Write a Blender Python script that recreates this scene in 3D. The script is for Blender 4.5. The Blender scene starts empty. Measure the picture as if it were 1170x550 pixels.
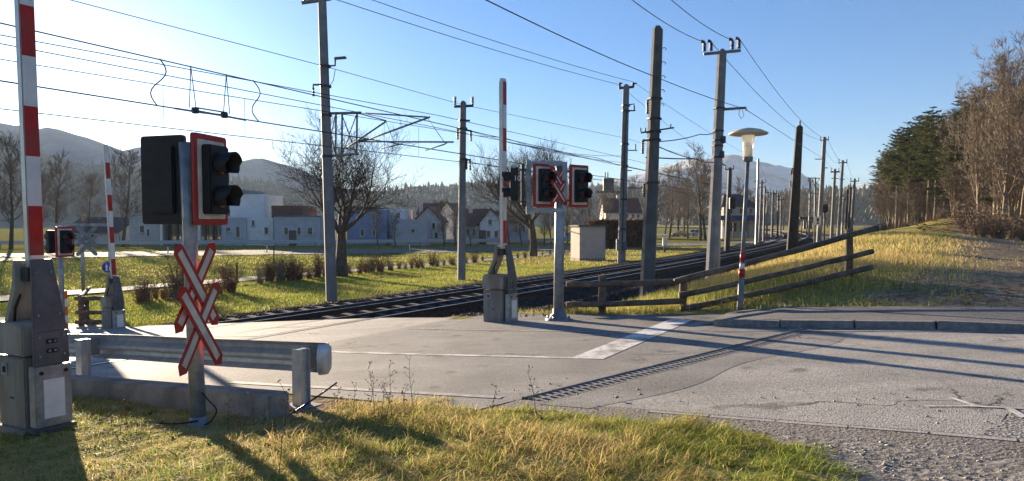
import bpy, bmesh, math, random
import numpy as np
from mathutils import Vector, Matrix
random.seed(7); RNG = np.random.default_rng(11)
scene = bpy.context.scene
COL = scene.collection

# ------------------------------------------------------------------ camera
EYE = 1.8; PITCH = math.radians(3.0); FPX = 845.0; W0, H0 = 1170.0, 550.0
PPY = 256.0 + FPX * math.tan(PITCH)
cam_d = bpy.data.cameras.new('camera'); cam = bpy.data.objects.new('camera', cam_d); COL.objects.link(cam)
cam.location = (0, 0, EYE); cam.rotation_euler = (math.pi / 2 - PITCH, 0, 0)
cam_d.sensor_width = 36.0; cam_d.lens = FPX / W0 * 36.0; cam_d.shift_y = (PPY - H0 / 2) / W0
cam_d.clip_start = 0.1; cam_d.clip_end = 12000
scene.camera = cam

def ray(px, py):
    x = (px - W0 / 2) / FPX; yu = -(py - PPY) / FPX
    c, s = math.cos(PITCH), math.sin(PITCH)
    return Vector((x, c + yu * s, -s + yu * c))

def at(px, py, Y):
    d = ray(px, py); k = Y / d.y
    return Vector((d.x * k, Y, EYE + d.z * k))

# ------------------------------------------------------------------ sky, sun, exposure
sd = ray(27, 103).normalized()
SUN_EL = math.asin(sd.z); SUN_AZ = math.atan2(sd.x, sd.y)
world = bpy.data.worlds.new('World'); scene.world = world; world.use_nodes = True
wn = world.node_tree.nodes; wl = world.node_tree.links
sky = wn.new('ShaderNodeTexSky'); sky.sky_type = 'NISHITA'; sky.sun_disc = False
sky.sun_elevation = SUN_EL; sky.sun_rotation = SUN_AZ
sky.altitude = 500; sky.air_density = 1.0; sky.dust_density = 0.9; sky.ozone_density = 6.0
wn['Background'].inputs['Strength'].default_value = 0.05
wl.new(sky.outputs[0], wn['Background'].inputs['Color'])
sun_d = bpy.data.lights.new('sun', 'SUN'); sun = bpy.data.objects.new('sun', sun_d); COL.objects.link(sun)
sun_d.energy = 5.0; sun_d.angle = math.radians(0.5); sun_d.color = (1.0, 0.81, 0.58)
sun.rotation_euler = (-sd).to_track_quat('-Z', 'Y').to_euler()
scene.view_settings.view_transform = 'Standard'; scene.view_settings.look = 'None'
scene.view_settings.exposure = 2.1; scene.view_settings.gamma = 1.0
scene.cycles.use_denoising = True
scene.cycles.max_bounces = 8; scene.cycles.volume_bounces = 1; scene.cycles.transparent_max_bounces = 12
scene.cycles.sample_clamp_indirect = 6

# ------------------------------------------------------------------ curved railway coordinates (s across, to the far left; t along)
NV = Vector((-0.8660254, 0.5)); TV = Vector((0.5, 0.8660254)); RC = 850.0; T0 = 11.3
OX, OY = NV.x * RC + TV.x * T0, NV.y * RC + TV.y * T0

def st_of(x, y):
    dx, dy = x - OX, y - OY
    r = np.hypot(dx, dy)
    a = np.arctan2(dx * TV.x + dy * TV.y, -(dx * NV.x + dy * NV.y))
    return RC - r, T0 + RC * a

def ST(s, t):
    a = (t - T0) / RC; r = RC - s
    return (OX + r * (-NV.x * math.cos(a) + TV.x * math.sin(a)), OY + r * (-NV.y * math.cos(a) + TV.y * math.sin(a)))

def sstep(x, a, b):
    k = np.clip((x - a) / (b - a), 0, 1); return k * k * (3 - 2 * k)

PS = [-400, -30, -4, -2, 0, 6.74, 8, 10.2, 16.1, 18.8, 24, 40, 5000]
PZ = [.6, .55, .5, .46, .37, 0, -.06, -.2, -.74, -.98, -1.1, -1.2, -1.2]
ROAD_T = (5.35, 12.2)

def base_z(s): return np.interp(s, PS, PZ)

def wob(x, y, k, seed=0.0):
    return (np.sin(x * k + seed) * np.cos(y * k * 1.13 + seed * 2.1) + .6 * np.sin(x * k * 2.3 + y * k * 1.7 + seed * 3.3)
            + .35 * np.sin(-x * k * 4.1 + y * k * 3.7 + seed)) / 1.95

def gz(x, y, carve=True):
    """terrain height"""
    x = np.asarray(x, float); y = np.asarray(y, float)
    s, t = st_of(x, y)
    z = base_z(s)
    # right-hand grass bank along the fence
    amp = sstep(t, 13.5, 17.5) * .56 + .42 * sstep(t, 18, 42)
    wdt = np.where(s > 2.3, 2.6, 6.5)
    z = z + amp * np.exp(-((s - 2.3) / wdt) ** 2) * (1 - sstep(t, 60, 90))
    # ditch between the bank and the ballast
    z = z - .62 * np.exp(-((s - 7.6) / 1.25) ** 2) * sstep(t, 12.8, 16)
    # ballast bed under the rails (rail tops keep the plain profile)
    bed = sstep(s, 8.6, 9.3) * (1 - sstep(s, 16.9, 17.7)) * (1 - sstep(t, 4.3, 4.7) * (1 - sstep(t, 12.1, 12.5)))
    z = z - .17 * bed
    # wooded slope on the right
    hs = np.maximum(0, -(s - 0.0))
    z = z + sstep(t, 40, 75) * (1 - sstep(t, 165, 215)) * (.13 * np.minimum(hs, 9) + .16 * np.clip(hs - 9, 0, 90))
    # brown bank at the foot of the slope
    z = z + 1.0 * np.exp(-((s + 2.5) / 3.0) ** 2) * np.exp(-((t - 66) / 11.0) ** 2)
    # near verge hump
    z = z + .10 * np.exp(-((s - 3.0) / 1.6) ** 2 - ((t - 3.6) / 1.1) ** 2)
    road = sstep(t, ROAD_T[0] - .9, ROAD_T[0] + .15) * (1 - sstep(t, 13.3, 13.7)) * (1 - sstep(s, 24, 27))
    off = 1 - road
    z = z + off * (.035 * wob(x, y, .9) + .02 * wob(x, y, 2.7, 1.3)) * np.clip((np.abs(s - 12.9) - 4.5) / 2, 0, 1)
    if carve:
        inr = sstep(t, 5.75, 6.2) * (1 - sstep(t, 11.6, 11.9))
        z = z - .07 * inr * (1 - sstep(s, 34, 36)) * sstep(s, -44, -40)
    return z

def g(x, y): return float(gz(x, y))

def onS(px, py, s):
    d = ray(px, py); lo, hi = .5, 2000.0
    f = lambda k: float(st_of(d.x * k, d.y * k)[0]) - s
    ks = np.geomspace(.5, 900, 400); v = [f(k) for k in ks]
    for i in range(len(ks) - 1):
        if v[i] <= 0 < v[i + 1] or v[i] >= 0 > v[i + 1]:
            lo, hi = ks[i], ks[i + 1]; break
    for _ in range(40):
        m = (lo + hi) / 2
        if (f(m) > 0) == (f(hi) > 0): hi = m
        else: lo = m
    k = (lo + hi) / 2
    return Vector((d.x * k, d.y * k, EYE + d.z * k))

def onG(px, py):
    d = ray(px, py); k = 2.0
    while k < 900:
        if EYE + d.z * k < g(d.x * k, d.y * k): break
        k *= 1.004
    return Vector((d.x * k, d.y * k, EYE + d.z * k))

def onPlane(px, py, p0, dirv):
    """ray hits the upright plane through p0 along dirv (2d)"""
    d = ray(px, py); nx, ny = -dirv[1], dirv[0]
    k = (p0[0] * nx + p0[1] * ny) / (d.x * nx + d.y * ny)
    return Vector((d.x * k, d.y * k, EYE + d.z * k))

# ------------------------------------------------------------------ materials
M = {}
def _m(name):
    m = bpy.data.materials.new(name); m.use_nodes = True
    return m, m.node_tree.nodes, m.node_tree.links, m.node_tree.nodes['Principled BSDF']

def noisy(name, c1, c2, scale=4, rough=.7, bump=.0, bscale=None, metal=0, detail=6, spec=.3, c3=None, s3=.3, lo=.35, hi=.65, obj=False, stretch=None):
    m, n, l, b = _m(name)
    tc = n.new('ShaderNodeTexCoord' if obj else 'ShaderNodeNewGeometry')
    out = tc.outputs['Object' if obj else 'Position']
    if stretch:
        mp = n.new('ShaderNodeMapping'); mp.inputs['Scale'].default_value = stretch
        l.new(out, mp.inputs['Vector']); out = mp.outputs[0]
    nz = n.new('ShaderNodeTexNoise'); nz.inputs['Scale'].default_value = scale; nz.inputs['Detail'].default_value = detail
    nz.inputs['Roughness'].default_value = .62
    l.new(out, nz.inputs['Vector'])
    r = n.new('ShaderNodeValToRGB'); r.color_ramp.elements[0].position = lo; r.color_ramp.elements[1].position = hi
    r.color_ramp.elements[0].color = (*c1, 1); r.color_ramp.elements[1].color = (*c2, 1)
    l.new(nz.outputs[0], r.inputs[0]); colr = r.outputs[0]
    if c3:
        n3 = n.new('ShaderNodeTexNoise'); n3.inputs['Scale'].default_value = s3; n3.inputs['Detail'].default_value = 4
        l.new(out, n3.inputs['Vector'])
        r3 = n.new('ShaderNodeValToRGB'); r3.color_ramp.elements[0].position = .45; r3.color_ramp.elements[1].position = .65
        l.new(n3.outputs[0], r3.inputs[0])
        mx = n.new('ShaderNodeMix'); mx.data_type = 'RGBA'
        l.new(r3.outputs[0], mx.inputs[0]); l.new(colr, mx.inputs[6]); mx.inputs[7].default_value = (*c3, 1); colr = mx.outputs[2]
    l.new(colr, b.inputs['Base Color'])
    b.inputs['Roughness'].default_value = rough; b.inputs['Metallic'].default_value = metal
    b.inputs['Specular IOR Level'].default_value = spec
    if bump:
        nb = n.new('ShaderNodeTexNoise'); nb.inputs['Scale'].default_value = bscale or scale * 4; nb.inputs['Detail'].default_value = 5
        l.new(out, nb.inputs['Vector'])
        bp = n.new('ShaderNodeBump'); bp.inputs['Strength'].default_value = 1; bp.inputs['Distance'].default_value = bump
        l.new(nb.outputs[0], bp.inputs['Height']); l.new(bp.outputs[0], b.inputs['Normal'])
    M[name] = m; return m

def asphalt(name, c1, c2, cpatch, grain, bump, crack=True):
    m, n, l, b = _m(name)
    ge = n.new('ShaderNodeNewGeometry'); P = ge.outputs['Position']
    def noise(sc, det=5):
        a = n.new('ShaderNodeTexNoise'); a.inputs['Scale'].default_value = sc; a.inputs['Detail'].default_value = det; l.new(P, a.inputs['Vector']); return a.outputs[0]
    def ramp(src, a, bb, ca=(0, 0, 0, 1), cb=(1, 1, 1, 1)):
        r = n.new('ShaderNodeValToRGB'); r.color_ramp.elements[0].position = a; r.color_ramp.elements[1].position = bb
        r.color_ramp.elements[0].color = ca; r.color_ramp.elements[1].color = cb; l.new(src, r.inputs[0]); return r.outputs[0]
    def mix(f, a, bb, mode='MIX'):
        x = n.new('ShaderNodeMix'); x.data_type = 'RGBA'; x.blend_type = mode
        if hasattr(f, 'name'): l.new(f, x.inputs[0])
        else: x.inputs[0].default_value = f
        l.new(a, x.inputs[6])
        if hasattr(bb, 'name'): l.new(bb, x.inputs[7])
        else: x.inputs[7].default_value = bb
        return x.outputs[2]
    base = ramp(noise(1.1, 8), .35, .68, (*c1, 1), (*c2, 1))
    base = mix(ramp(noise(.28, 3), .5, .62), base, (*cpatch, 1))
    mp = n.new('ShaderNodeMapping'); mp.inputs['Rotation'].default_value = (0, 0, math.radians(30)); mp.inputs['Scale'].default_value = (.12, 1.9, 1); l.new(P, mp.inputs['Vector'])
    ws = n.new('ShaderNodeTexNoise'); ws.inputs['Scale'].default_value = 1.0; ws.inputs['Detail'].default_value = 5; l.new(mp.outputs[0], ws.inputs['Vector'])
    base = mix(.55, base, ramp(ws.outputs[0], .32, .68, (.72, .72, .73, 1), (1.22, 1.2, 1.17, 1)), 'MULTIPLY')     # wheel tracks
    base = mix(ramp(noise(2.6, 9), .60, .70), base, tuple(c * .62 for c in c1) + (1,))                               # oil and damp stains
    v = n.new('ShaderNodeTexVoronoi'); v.inputs['Scale'].default_value = grain; l.new(P, v.inputs['Vector'])
    sp = ramp(v.outputs['Color'], .2, .9, (.55, .55, .56, 1), (1.35, 1.33, 1.3, 1))
    base = mix(.8, base, sp, 'MULTIPLY')
    hgt = n.new('ShaderNodeMath'); hgt.operation = 'ADD'
    l.new(v.outputs['Distance'], hgt.inputs[0]); l.new(noise(grain * .8, 3), hgt.inputs[1])
    hh = hgt.outputs[0]
    if crack:
        vc = n.new('ShaderNodeTexVoronoi'); vc.feature = 'DISTANCE_TO_EDGE'; vc.inputs['Scale'].default_value = .42
        dm = n.new('ShaderNodeVectorMath'); dm.operation = 'ADD'
        nv = n.new('ShaderNodeTexNoise'); nv.inputs['Scale'].default_value = 1.6; nv.inputs['Detail'].default_value = 6; l.new(P, nv.inputs['Vector'])
        sc = n.new('ShaderNodeVectorMath'); sc.operation = 'SCALE'; sc.inputs['Scale'].default_value = 1.1; l.new(nv.outputs['Color'], sc.inputs[0])
        l.new(P, dm.inputs[0]); l.new(sc.outputs[0], dm.inputs[1]); l.new(dm.outputs[0], vc.inputs['Vector'])
        cr = ramp(vc.outputs['Distance'], .0, .011, (1, 1, 1, 1), (0, 0, 0, 1))
        gate = ramp(noise(.5, 2), .5, .58)
        cm = n.new('ShaderNodeMath'); cm.operation = 'MULTIPLY'; l.new(cr, cm.inputs[0]); l.new(gate, cm.inputs[1])
        base = mix(cm.outputs[0], base, (.035, .033, .03, 1))
    l.new(base, b.inputs['Base Color'])
    b.inputs['Roughness'].default_value = .85; b.inputs['Specular IOR Level'].default_value = .2
    bp = n.new('ShaderNodeBump'); bp.inputs['Distance'].default_value = bump; l.new(hh, bp.inputs['Height']); l.new(bp.outputs[0], b.inputs['Normal'])
    M[name] = m

asphalt('asphalt_pale', (.20, .195, .187), (.30, .29, .278), (.245, .238, .228), 95, .003)
asphalt('asphalt_worn', (.29, .28, .262), (.39, .375, .352), (.34, .325, .305), 80, .003)
asphalt('asphalt_coarse', (.19, .184, .175), (.29, .28, .267), (.23, .222, .212), 42, .008)
asphalt('asphalt_path', (.14, .137, .135), (.21, .206, .2), (.18, .176, .172), 70, .006, False)
asphalt('asphalt_far', (.12, .12, .12), (.17, .17, .17), (.15, .15, .15), 10, .002, False)
noisy('galvanised_bright', (.36, .38, .40), (.52, .54, .56), 9, .42, .001, 50, metal=.6, spec=.5)
noisy('gravel', (.12, .11, .10), (.27, .25, .23), 26, .9, .02, 40, c3=(.16, .14, .12), s3=1.2)
noisy('stone_loose', (.19, .18, .17), (.38, .36, .335), 9, .85, .004, 60)
noisy('ballast_stone', (.03, .023, .019), (.09, .073, .06), 5, .85, .004, 40)
noisy('concrete', (.22, .19, .155), (.36, .315, .26), 5, .85, .004, 60, c3=(.15, .14, .12), s3=1.6)
noisy('concrete_mast', (.15, .152, .158), (.24, .242, .248), 2.5, .8, .003, 40, c3=(.17, .17, .175), s3=.8)
noisy('concrete_dark', (.085, .083, .08), (.14, .137, .133), 2.5, .8, .003, 40, c3=(.10, .095, .09), s3=.8)
noisy('kerb_stone', (.15, .145, .14), (.27, .26, .25), 11, .85, .005, 70)
noisy('edge_stone', (.30, .28, .25), (.42, .39, .35), 14, .85, .005, 70)
noisy('road_paint', (.26, .25, .235), (.66, .64, .61), 16, .7, .002, 80, c3=(.24, .23, .215), s3=3.5, lo=.30, hi=.46)
noisy('road_paint_faint', (.20, .195, .185), (.40, .39, .37), 10, .75, .002, 80)
noisy('galvanised', (.21, .225, .24), (.35, .365, .38), 9, .45, .001, 50, metal=.55, spec=.5)
noisy('galvanised_dull', (.15, .16, .17), (.25, .26, .27), 5, .6, .001, 40, metal=.25)
noisy('steel_dark', (.035, .037, .042), (.07, .072, .078), 6, .55, metal=.3)
noisy('wire', (.02, .02, .022), (.04, .04, .042), 6, .6)
noisy('rail_rust', (.05, .03, .022), (.10, .06, .04), 8, .75)
noisy('rail_top', (.45, .43, .41), (.60, .58, .56), 8, .28, metal=.9)
noisy('sleeper', (.045, .042, .04), (.085, .08, .075), 6, .9)
noisy('rubber_groove_black', (.018, .018, .018), (.035, .034, .033), 8, .8)
noisy('paint_grey', (.165, .16, .145), (.25, .24, .218), 5, .55, .001, 40, c3=(.17, .145, .115), s3=2.0, stretch=(2.2, 2.2, .5))
noisy('paint_beige', (.24, .225, .195), (.33, .31, .275), 5, .6, c3=(.19, .155, .11), s3=2, stretch=(2.2, 2.2, .5))
noisy('lamp_shade_lit', (.52, .44, .30), (.62, .53, .38), 5, .5)  # yellow light on the underside is put into the colour
noisy('paint_grey_dark', (.075, .075, .077), (.125, .125, .127), 5, .5, .001, 40)
noisy('panel_white', (.62, .60, .56), (.74, .72, .68), 6, .6)
noisy('red_reflective', (.36, .016, .014), (.52, .026, .02), 7, .45, c3=(.33, .045, .035), s3=3)
noisy('white_reflective', (.62, .60, .57), (.76, .74, .70), 3, .45)
noisy('cream_reflective', (.56, .49, .39), (.76, .68, .56), 7, .5, c3=(.52, .44, .34), s3=4)
noisy('black_matt', (.010, .010, .011), (.02, .02, .022), 6, .5)
noisy('aluminium', (.55, .53, .49), (.68, .66, .62), 6, .38, metal=.7)
noisy('sign_blue', (.01, .06, .32), (.015, .08, .40), 3, .4)
noisy('lens_dark', (.05, .006, .006), (.08, .01, .01), 3, .2)
noisy('wood_weathered', (.075, .056, .04), (.17, .135, .10), 5, .85, .004, 60, obj=True, stretch=(1, 1, 1))
noisy('wood_pole', (.028, .022, .018), (.055, .045, .036), 5, .85, .004, 50)
noisy('bark', (.06, .046, .034), (.14, .11, .08), 7, .9, .01, 30)
noisy('bark_forest', (.16, .125, .088), (.30, .24, .17), 5, .9)
noisy('twig_brown', (.13, .103, .076), (.25, .198, .145), 3, .9)
noisy('twig_grey', (.11, .085, .06), (.21, .165, .115), 3, .9)
noisy('twig_red', (.13, .065, .045), (.25, .125, .08), 3, .9)
noisy('wall_white', (.66, .64, .60), (.78, .76, .72), 1.2, .85)
noisy('wall_grey', (.38, .385, .40), (.48, .485, .5), 1.2, .85)
noisy('wall_blue', (.20, .25, .36), (.26, .31, .42), 1.5, .85)
noisy('wall_cream', (.55, .48, .40), (.64, .57, .48), 1.5, .85)
noisy('wall_cabin', (.42, .34, .29), (.50, .41, .35), 3, .85, .004, 50)
noisy('roof_red', (.115, .055, .04), (.19, .09, .062), 3, .85)
noisy('roof_dark', (.05, .045, .045), (.09, .08, .078), 3, .8)
noisy('canopy_blue', (.02, .05, .16), (.03, .07, .20), 3, .5)
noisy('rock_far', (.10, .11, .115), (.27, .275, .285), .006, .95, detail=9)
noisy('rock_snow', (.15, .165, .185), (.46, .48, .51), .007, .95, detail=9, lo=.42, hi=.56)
noisy('wood_far', (.055, .06, .045), (.15, .135, .105), .03, .95, detail=9)  # grey-brown winter woods, paled so the colour carries the haze fade
noisy('wood_mid', (.05, .058, .035), (.15, .12, .08), .06, .95, detail=9)
noisy('porcelain', (.035, .022, .018), (.06, .035, .03), 6, .3)
noisy('paint_car_black', (.008, .009, .012), (.012, .013, .016), 3, .2, spec=.6)
noisy('paint_car_silver', (.33, .36, .38), (.38, .41, .43), 3, .3, metal=.4)
noisy('orange_marker', (.62, .10, .015), (.72, .13, .02), 3, .5)
noisy('litter', (.13, .075, .035), (.27, .16, .075), 40, .9)

def glass_dark(name, col):
    m, n, l, b = _m(name); b.inputs['Base Color'].default_value = (*col, 1); b.inputs['Roughness'].default_value = .08
    b.inputs['Specular IOR Level'].default_value = .8; M[name] = m
glass_dark('window_glass', (.03, .04, .05)); glass_dark('car_glass', (.015, .018, .02))
m, n, l, b = _m('lamp_glass'); b.inputs['Base Color'].default_value = (.85, .85, .82, 1); b.inputs['Transmission Weight'].default_value = .85
b.inputs['Roughness'].default_value = .35; M['lamp_glass'] = m
t = n.new('ShaderNodeBsdfTranslucent'); t.inputs[0].default_value = (.9, .88, .82, 1); mx = n.new('ShaderNodeMixShader'); mx.inputs[0].default_value = .6
l.new(b.outputs[0], mx.inputs[1]); l.new(t.outputs[0], mx.inputs[2]); l.new(mx.outputs[0], n['Material Output'].inputs['Surface'])

def leafy(name, tr=.45, rough=.6):
    """blade material: per-blade colour attribute, some light through it"""
    m, n, l, b = _m(name)
    a = n.new('ShaderNodeVertexColor'); a.layer_name = 'tint'
    l.new(a.outputs[0], b.inputs['Base Color']); b.inputs['Roughness'].default_value = rough; b.inputs['Specular IOR Level'].default_value = .06
    t = n.new('ShaderNodeBsdfTranslucent'); l.new(a.outputs[0], t.inputs['Color'])
    mx = n.new('ShaderNodeMixShader'); mx.inputs[0].default_value = tr
    l.new(b.outputs[0], mx.inputs[1]); l.new(t.outputs[0], mx.inputs[2]); l.new(mx.outputs[0], n['Material Output'].inputs['Surface'])
    M[name] = m
leafy('blade', .5); leafy('needle', .25); leafy('dry_leaf', .35)

# ------------------------------------------------------------------ object helpers
ORG = {}
def setp(o, label=None, cat=None, group=None, kind=None):
    if label: o['label'] = label
    if cat: o['category'] = cat
    if group: o['group'] = group
    if kind: o['kind'] = kind
    return o

def empty(name, loc, label, cat, group=None, rz=0.0, local=False):
    o = bpy.data.objects.new(name, None); COL.objects.link(o); o.location = loc; o.rotation_euler = (0, 0, rz)
    o.empty_display_size = .2
    ORG[o.as_pointer()] = Vector((0, 0, 0)) if local else Vector(loc)
    return setp(o, label, cat, group)

class MB:
    def __init__(self): self.v = []; self.f = []; self.sm = []
    def add(self, vs, fs, smooth=False):
        k = len(self.v); self.v += [tuple(p) for p in vs]
        for q in fs: self.f.append(tuple(i + k for i in q)); self.sm.append(smooth)
        return self
    def box(self, c, size, rot=None):
        hx, hy, hz = size[0] / 2, size[1] / 2, size[2] / 2
        vs = [Vector((x, y, z)) for x in (-hx, hx) for y in (-hy, hy) for z in (-hz, hz)]
        if rot is not None: vs = [rot @ p for p in vs]
        c = Vector(c)
        return self.add([p + c for p in vs], [(0, 1, 3, 2), (4, 6, 7, 5), (0, 4, 5, 1), (2, 3, 7, 6), (0, 2, 6, 4), (1, 5, 7, 3)])
    def box2(self, a, b): # corners
        return self.box([(a[i] + b[i]) / 2 for i in range(3)], [abs(b[i] - a[i]) for i in range(3)])
    def tube(self, pts, rad, sides=8, cap=True, smooth=True, squash=None):
        pts = [Vector(p) for p in pts]; n = len(pts)
        rad = [rad] * n if isinstance(rad, (int, float)) else list(rad)
        vs, fs = [], []; up = None
        for i, p in enumerate(pts):
            d = (pts[min(i + 1, n - 1)] - pts[max(i - 1, 0)]).normalized()
            if up is None:
                ref = Vector((0, 0, 1)) if abs(d.z) < .9 else Vector((1, 0, 0))
                a = d.cross(ref).normalized()
            else:
                a = (up - d * up.dot(d)).normalized()
            up = a; b = d.cross(a)
            for k in range(sides):
                an = 2 * math.pi * k / sides
                vs.append(p + (a * math.cos(an) + b * math.sin(an)) * rad[i])
        for i in range(n - 1):
            for k in range(sides):
                k2 = (k + 1) % sides
                fs.append((i * sides + k, i * sides + k2, (i + 1) * sides + k2, (i + 1) * sides + k))
        if cap:
            fs.append(tuple(range(sides))[::-1]); fs.append(tuple((n - 1) * sides + k for k in range(sides)))
        return self.add(vs, fs, smooth and sides > 4)
    def prism(self, poly, h0, h1, frame):
        """poly: 2d points; frame(u, w, h) -> world"""
        n = len(poly)
        vs = [frame(u, w, h0) for u, w in poly] + [frame(u, w, h1) for u, w in poly]
        fs = [tuple(range(n))[::-1], tuple(range(n, 2 * n))] + [(i, (i + 1) % n, n + (i + 1) % n, n + i) for i in range(n)]
        return self.add(vs, fs)
    def lathe(self, prof, c, sides=12, axis=None):
        """prof: (r, z) list"""
        c = Vector(c); vs, fs = [], []
        q = axis if axis is not None else Matrix.Identity(3)
        for r, z in prof:
            for k in range(sides):
                an = 2 * math.pi * k / sides
                vs.append(c + q @ Vector((r * math.cos(an), r * math.sin(an), z)))
        for i in range(len(prof) - 1):
            for k in range(sides):
                k2 = (k + 1) % sides
                fs.append((i * sides + k, i * sides + k2, (i + 1) * sides + k2, (i + 1) * sides + k))
        fs.append(tuple(range(sides))[::-1]); fs.append(tuple((len(prof) - 1) * sides + k for k in range(sides)))
        return self.add(vs, fs, True)
    def mesh(self, name, mat, off=Vector((0, 0, 0)), bevel=0):
        me = bpy.data.meshes.new(name)
        me.from_pydata([(p[0] - off[0], p[1] - off[1], p[2] - off[2]) for p in self.v], [], self.f)
        me.polygons.foreach_set('use_smooth', self.sm)
        if bevel:
            bm = bmesh.new(); bm.from_mesh(me); bmesh.ops.recalc_face_normals(bm, faces=bm.faces)
            es = [e for e in bm.edges if len(e.link_faces) == 2 and e.calc_face_angle(0) > .5]
            bmesh.ops.bevel(bm, geom=es, offset=bevel, segments=2, affect='EDGES', clamp_overlap=True)
            bm.to_mesh(me); bm.free()
        me.materials.append(M[mat] if isinstance(mat, str) else mat); me.update()
        return me
    def build(self, name, mat, parent=None, bevel=0, label=None, cat=None, group=None, kind=None):
        off = ORG.get(parent.as_pointer(), Vector((0, 0, 0))) if parent else Vector((0, 0, 0))
        if parent is None and self.v:
            xs = np.array(self.v); off = Vector((float(xs[:, 0].mean()), float(xs[:, 1].mean()), float(xs[:, 2].min())))
            if kind in ('structure', 'stuff'): off = Vector((0, 0, 0))
        o = bpy.data.objects.new(name, self.mesh(name, mat, off, bevel)); COL.objects.link(o)
        if parent: o.parent = parent
        else: o.location = off
        ORG[o.as_pointer()] = Vector(off)
        return setp(o, label, cat, group, kind)

def copy_tree(o, parent=None):
    c = o.copy(); COL.objects.link(c); c.parent = parent
    for ch in list(o.children): copy_tree(ch, c)
    return c

def relabel(o, label): o['label'] = label; return o

def np_mesh(name, V, F, mat, tint=None, kind=None, parent=None, smooth=False):
    """V (n,3), F (m,3 or 4) numpy"""
    me = bpy.data.meshes.new(name); n, k = F.shape
    me.vertices.add(len(V)); me.vertices.foreach_set('co', np.asarray(V, np.float32).ravel())
    me.loops.add(n * k); me.loops.foreach_set('vertex_index', F.astype(np.int32).ravel())
    me.polygons.add(n); me.polygons.foreach_set('loop_start', np.arange(0, n * k, k, dtype=np.int32))
    if smooth: me.polygons.foreach_set('use_smooth', np.ones(n, bool))
    me.update(calc_edges=True)
    if tint is not None:
        ca = me.color_attributes.new('tint', 'FLOAT_COLOR', 'POINT')
        c4 = np.ones((len(V), 4), np.float32); c4[:, :3] = tint; ca.data.foreach_set('color', c4.ravel())
    me.materials.append(M[mat] if isinstance(mat, str) else mat)
    o = bpy.data.objects.new(name, me); COL.objects.link(o)
    if parent: o.parent = parent
    ORG[o.as_pointer()] = Vector((0, 0, 0))
    return setp(o, kind=kind)
# ================================================================== terrain
def grid_axis(c, a, lim, n):
    u = np.linspace(-1, 1, n); b = math.asinh(lim / a); return c + a * np.sinh(b * u)

def zone_grass_near(s, t):
    return (t < 5.5) & (s > .95 * t - 4.0)

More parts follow.
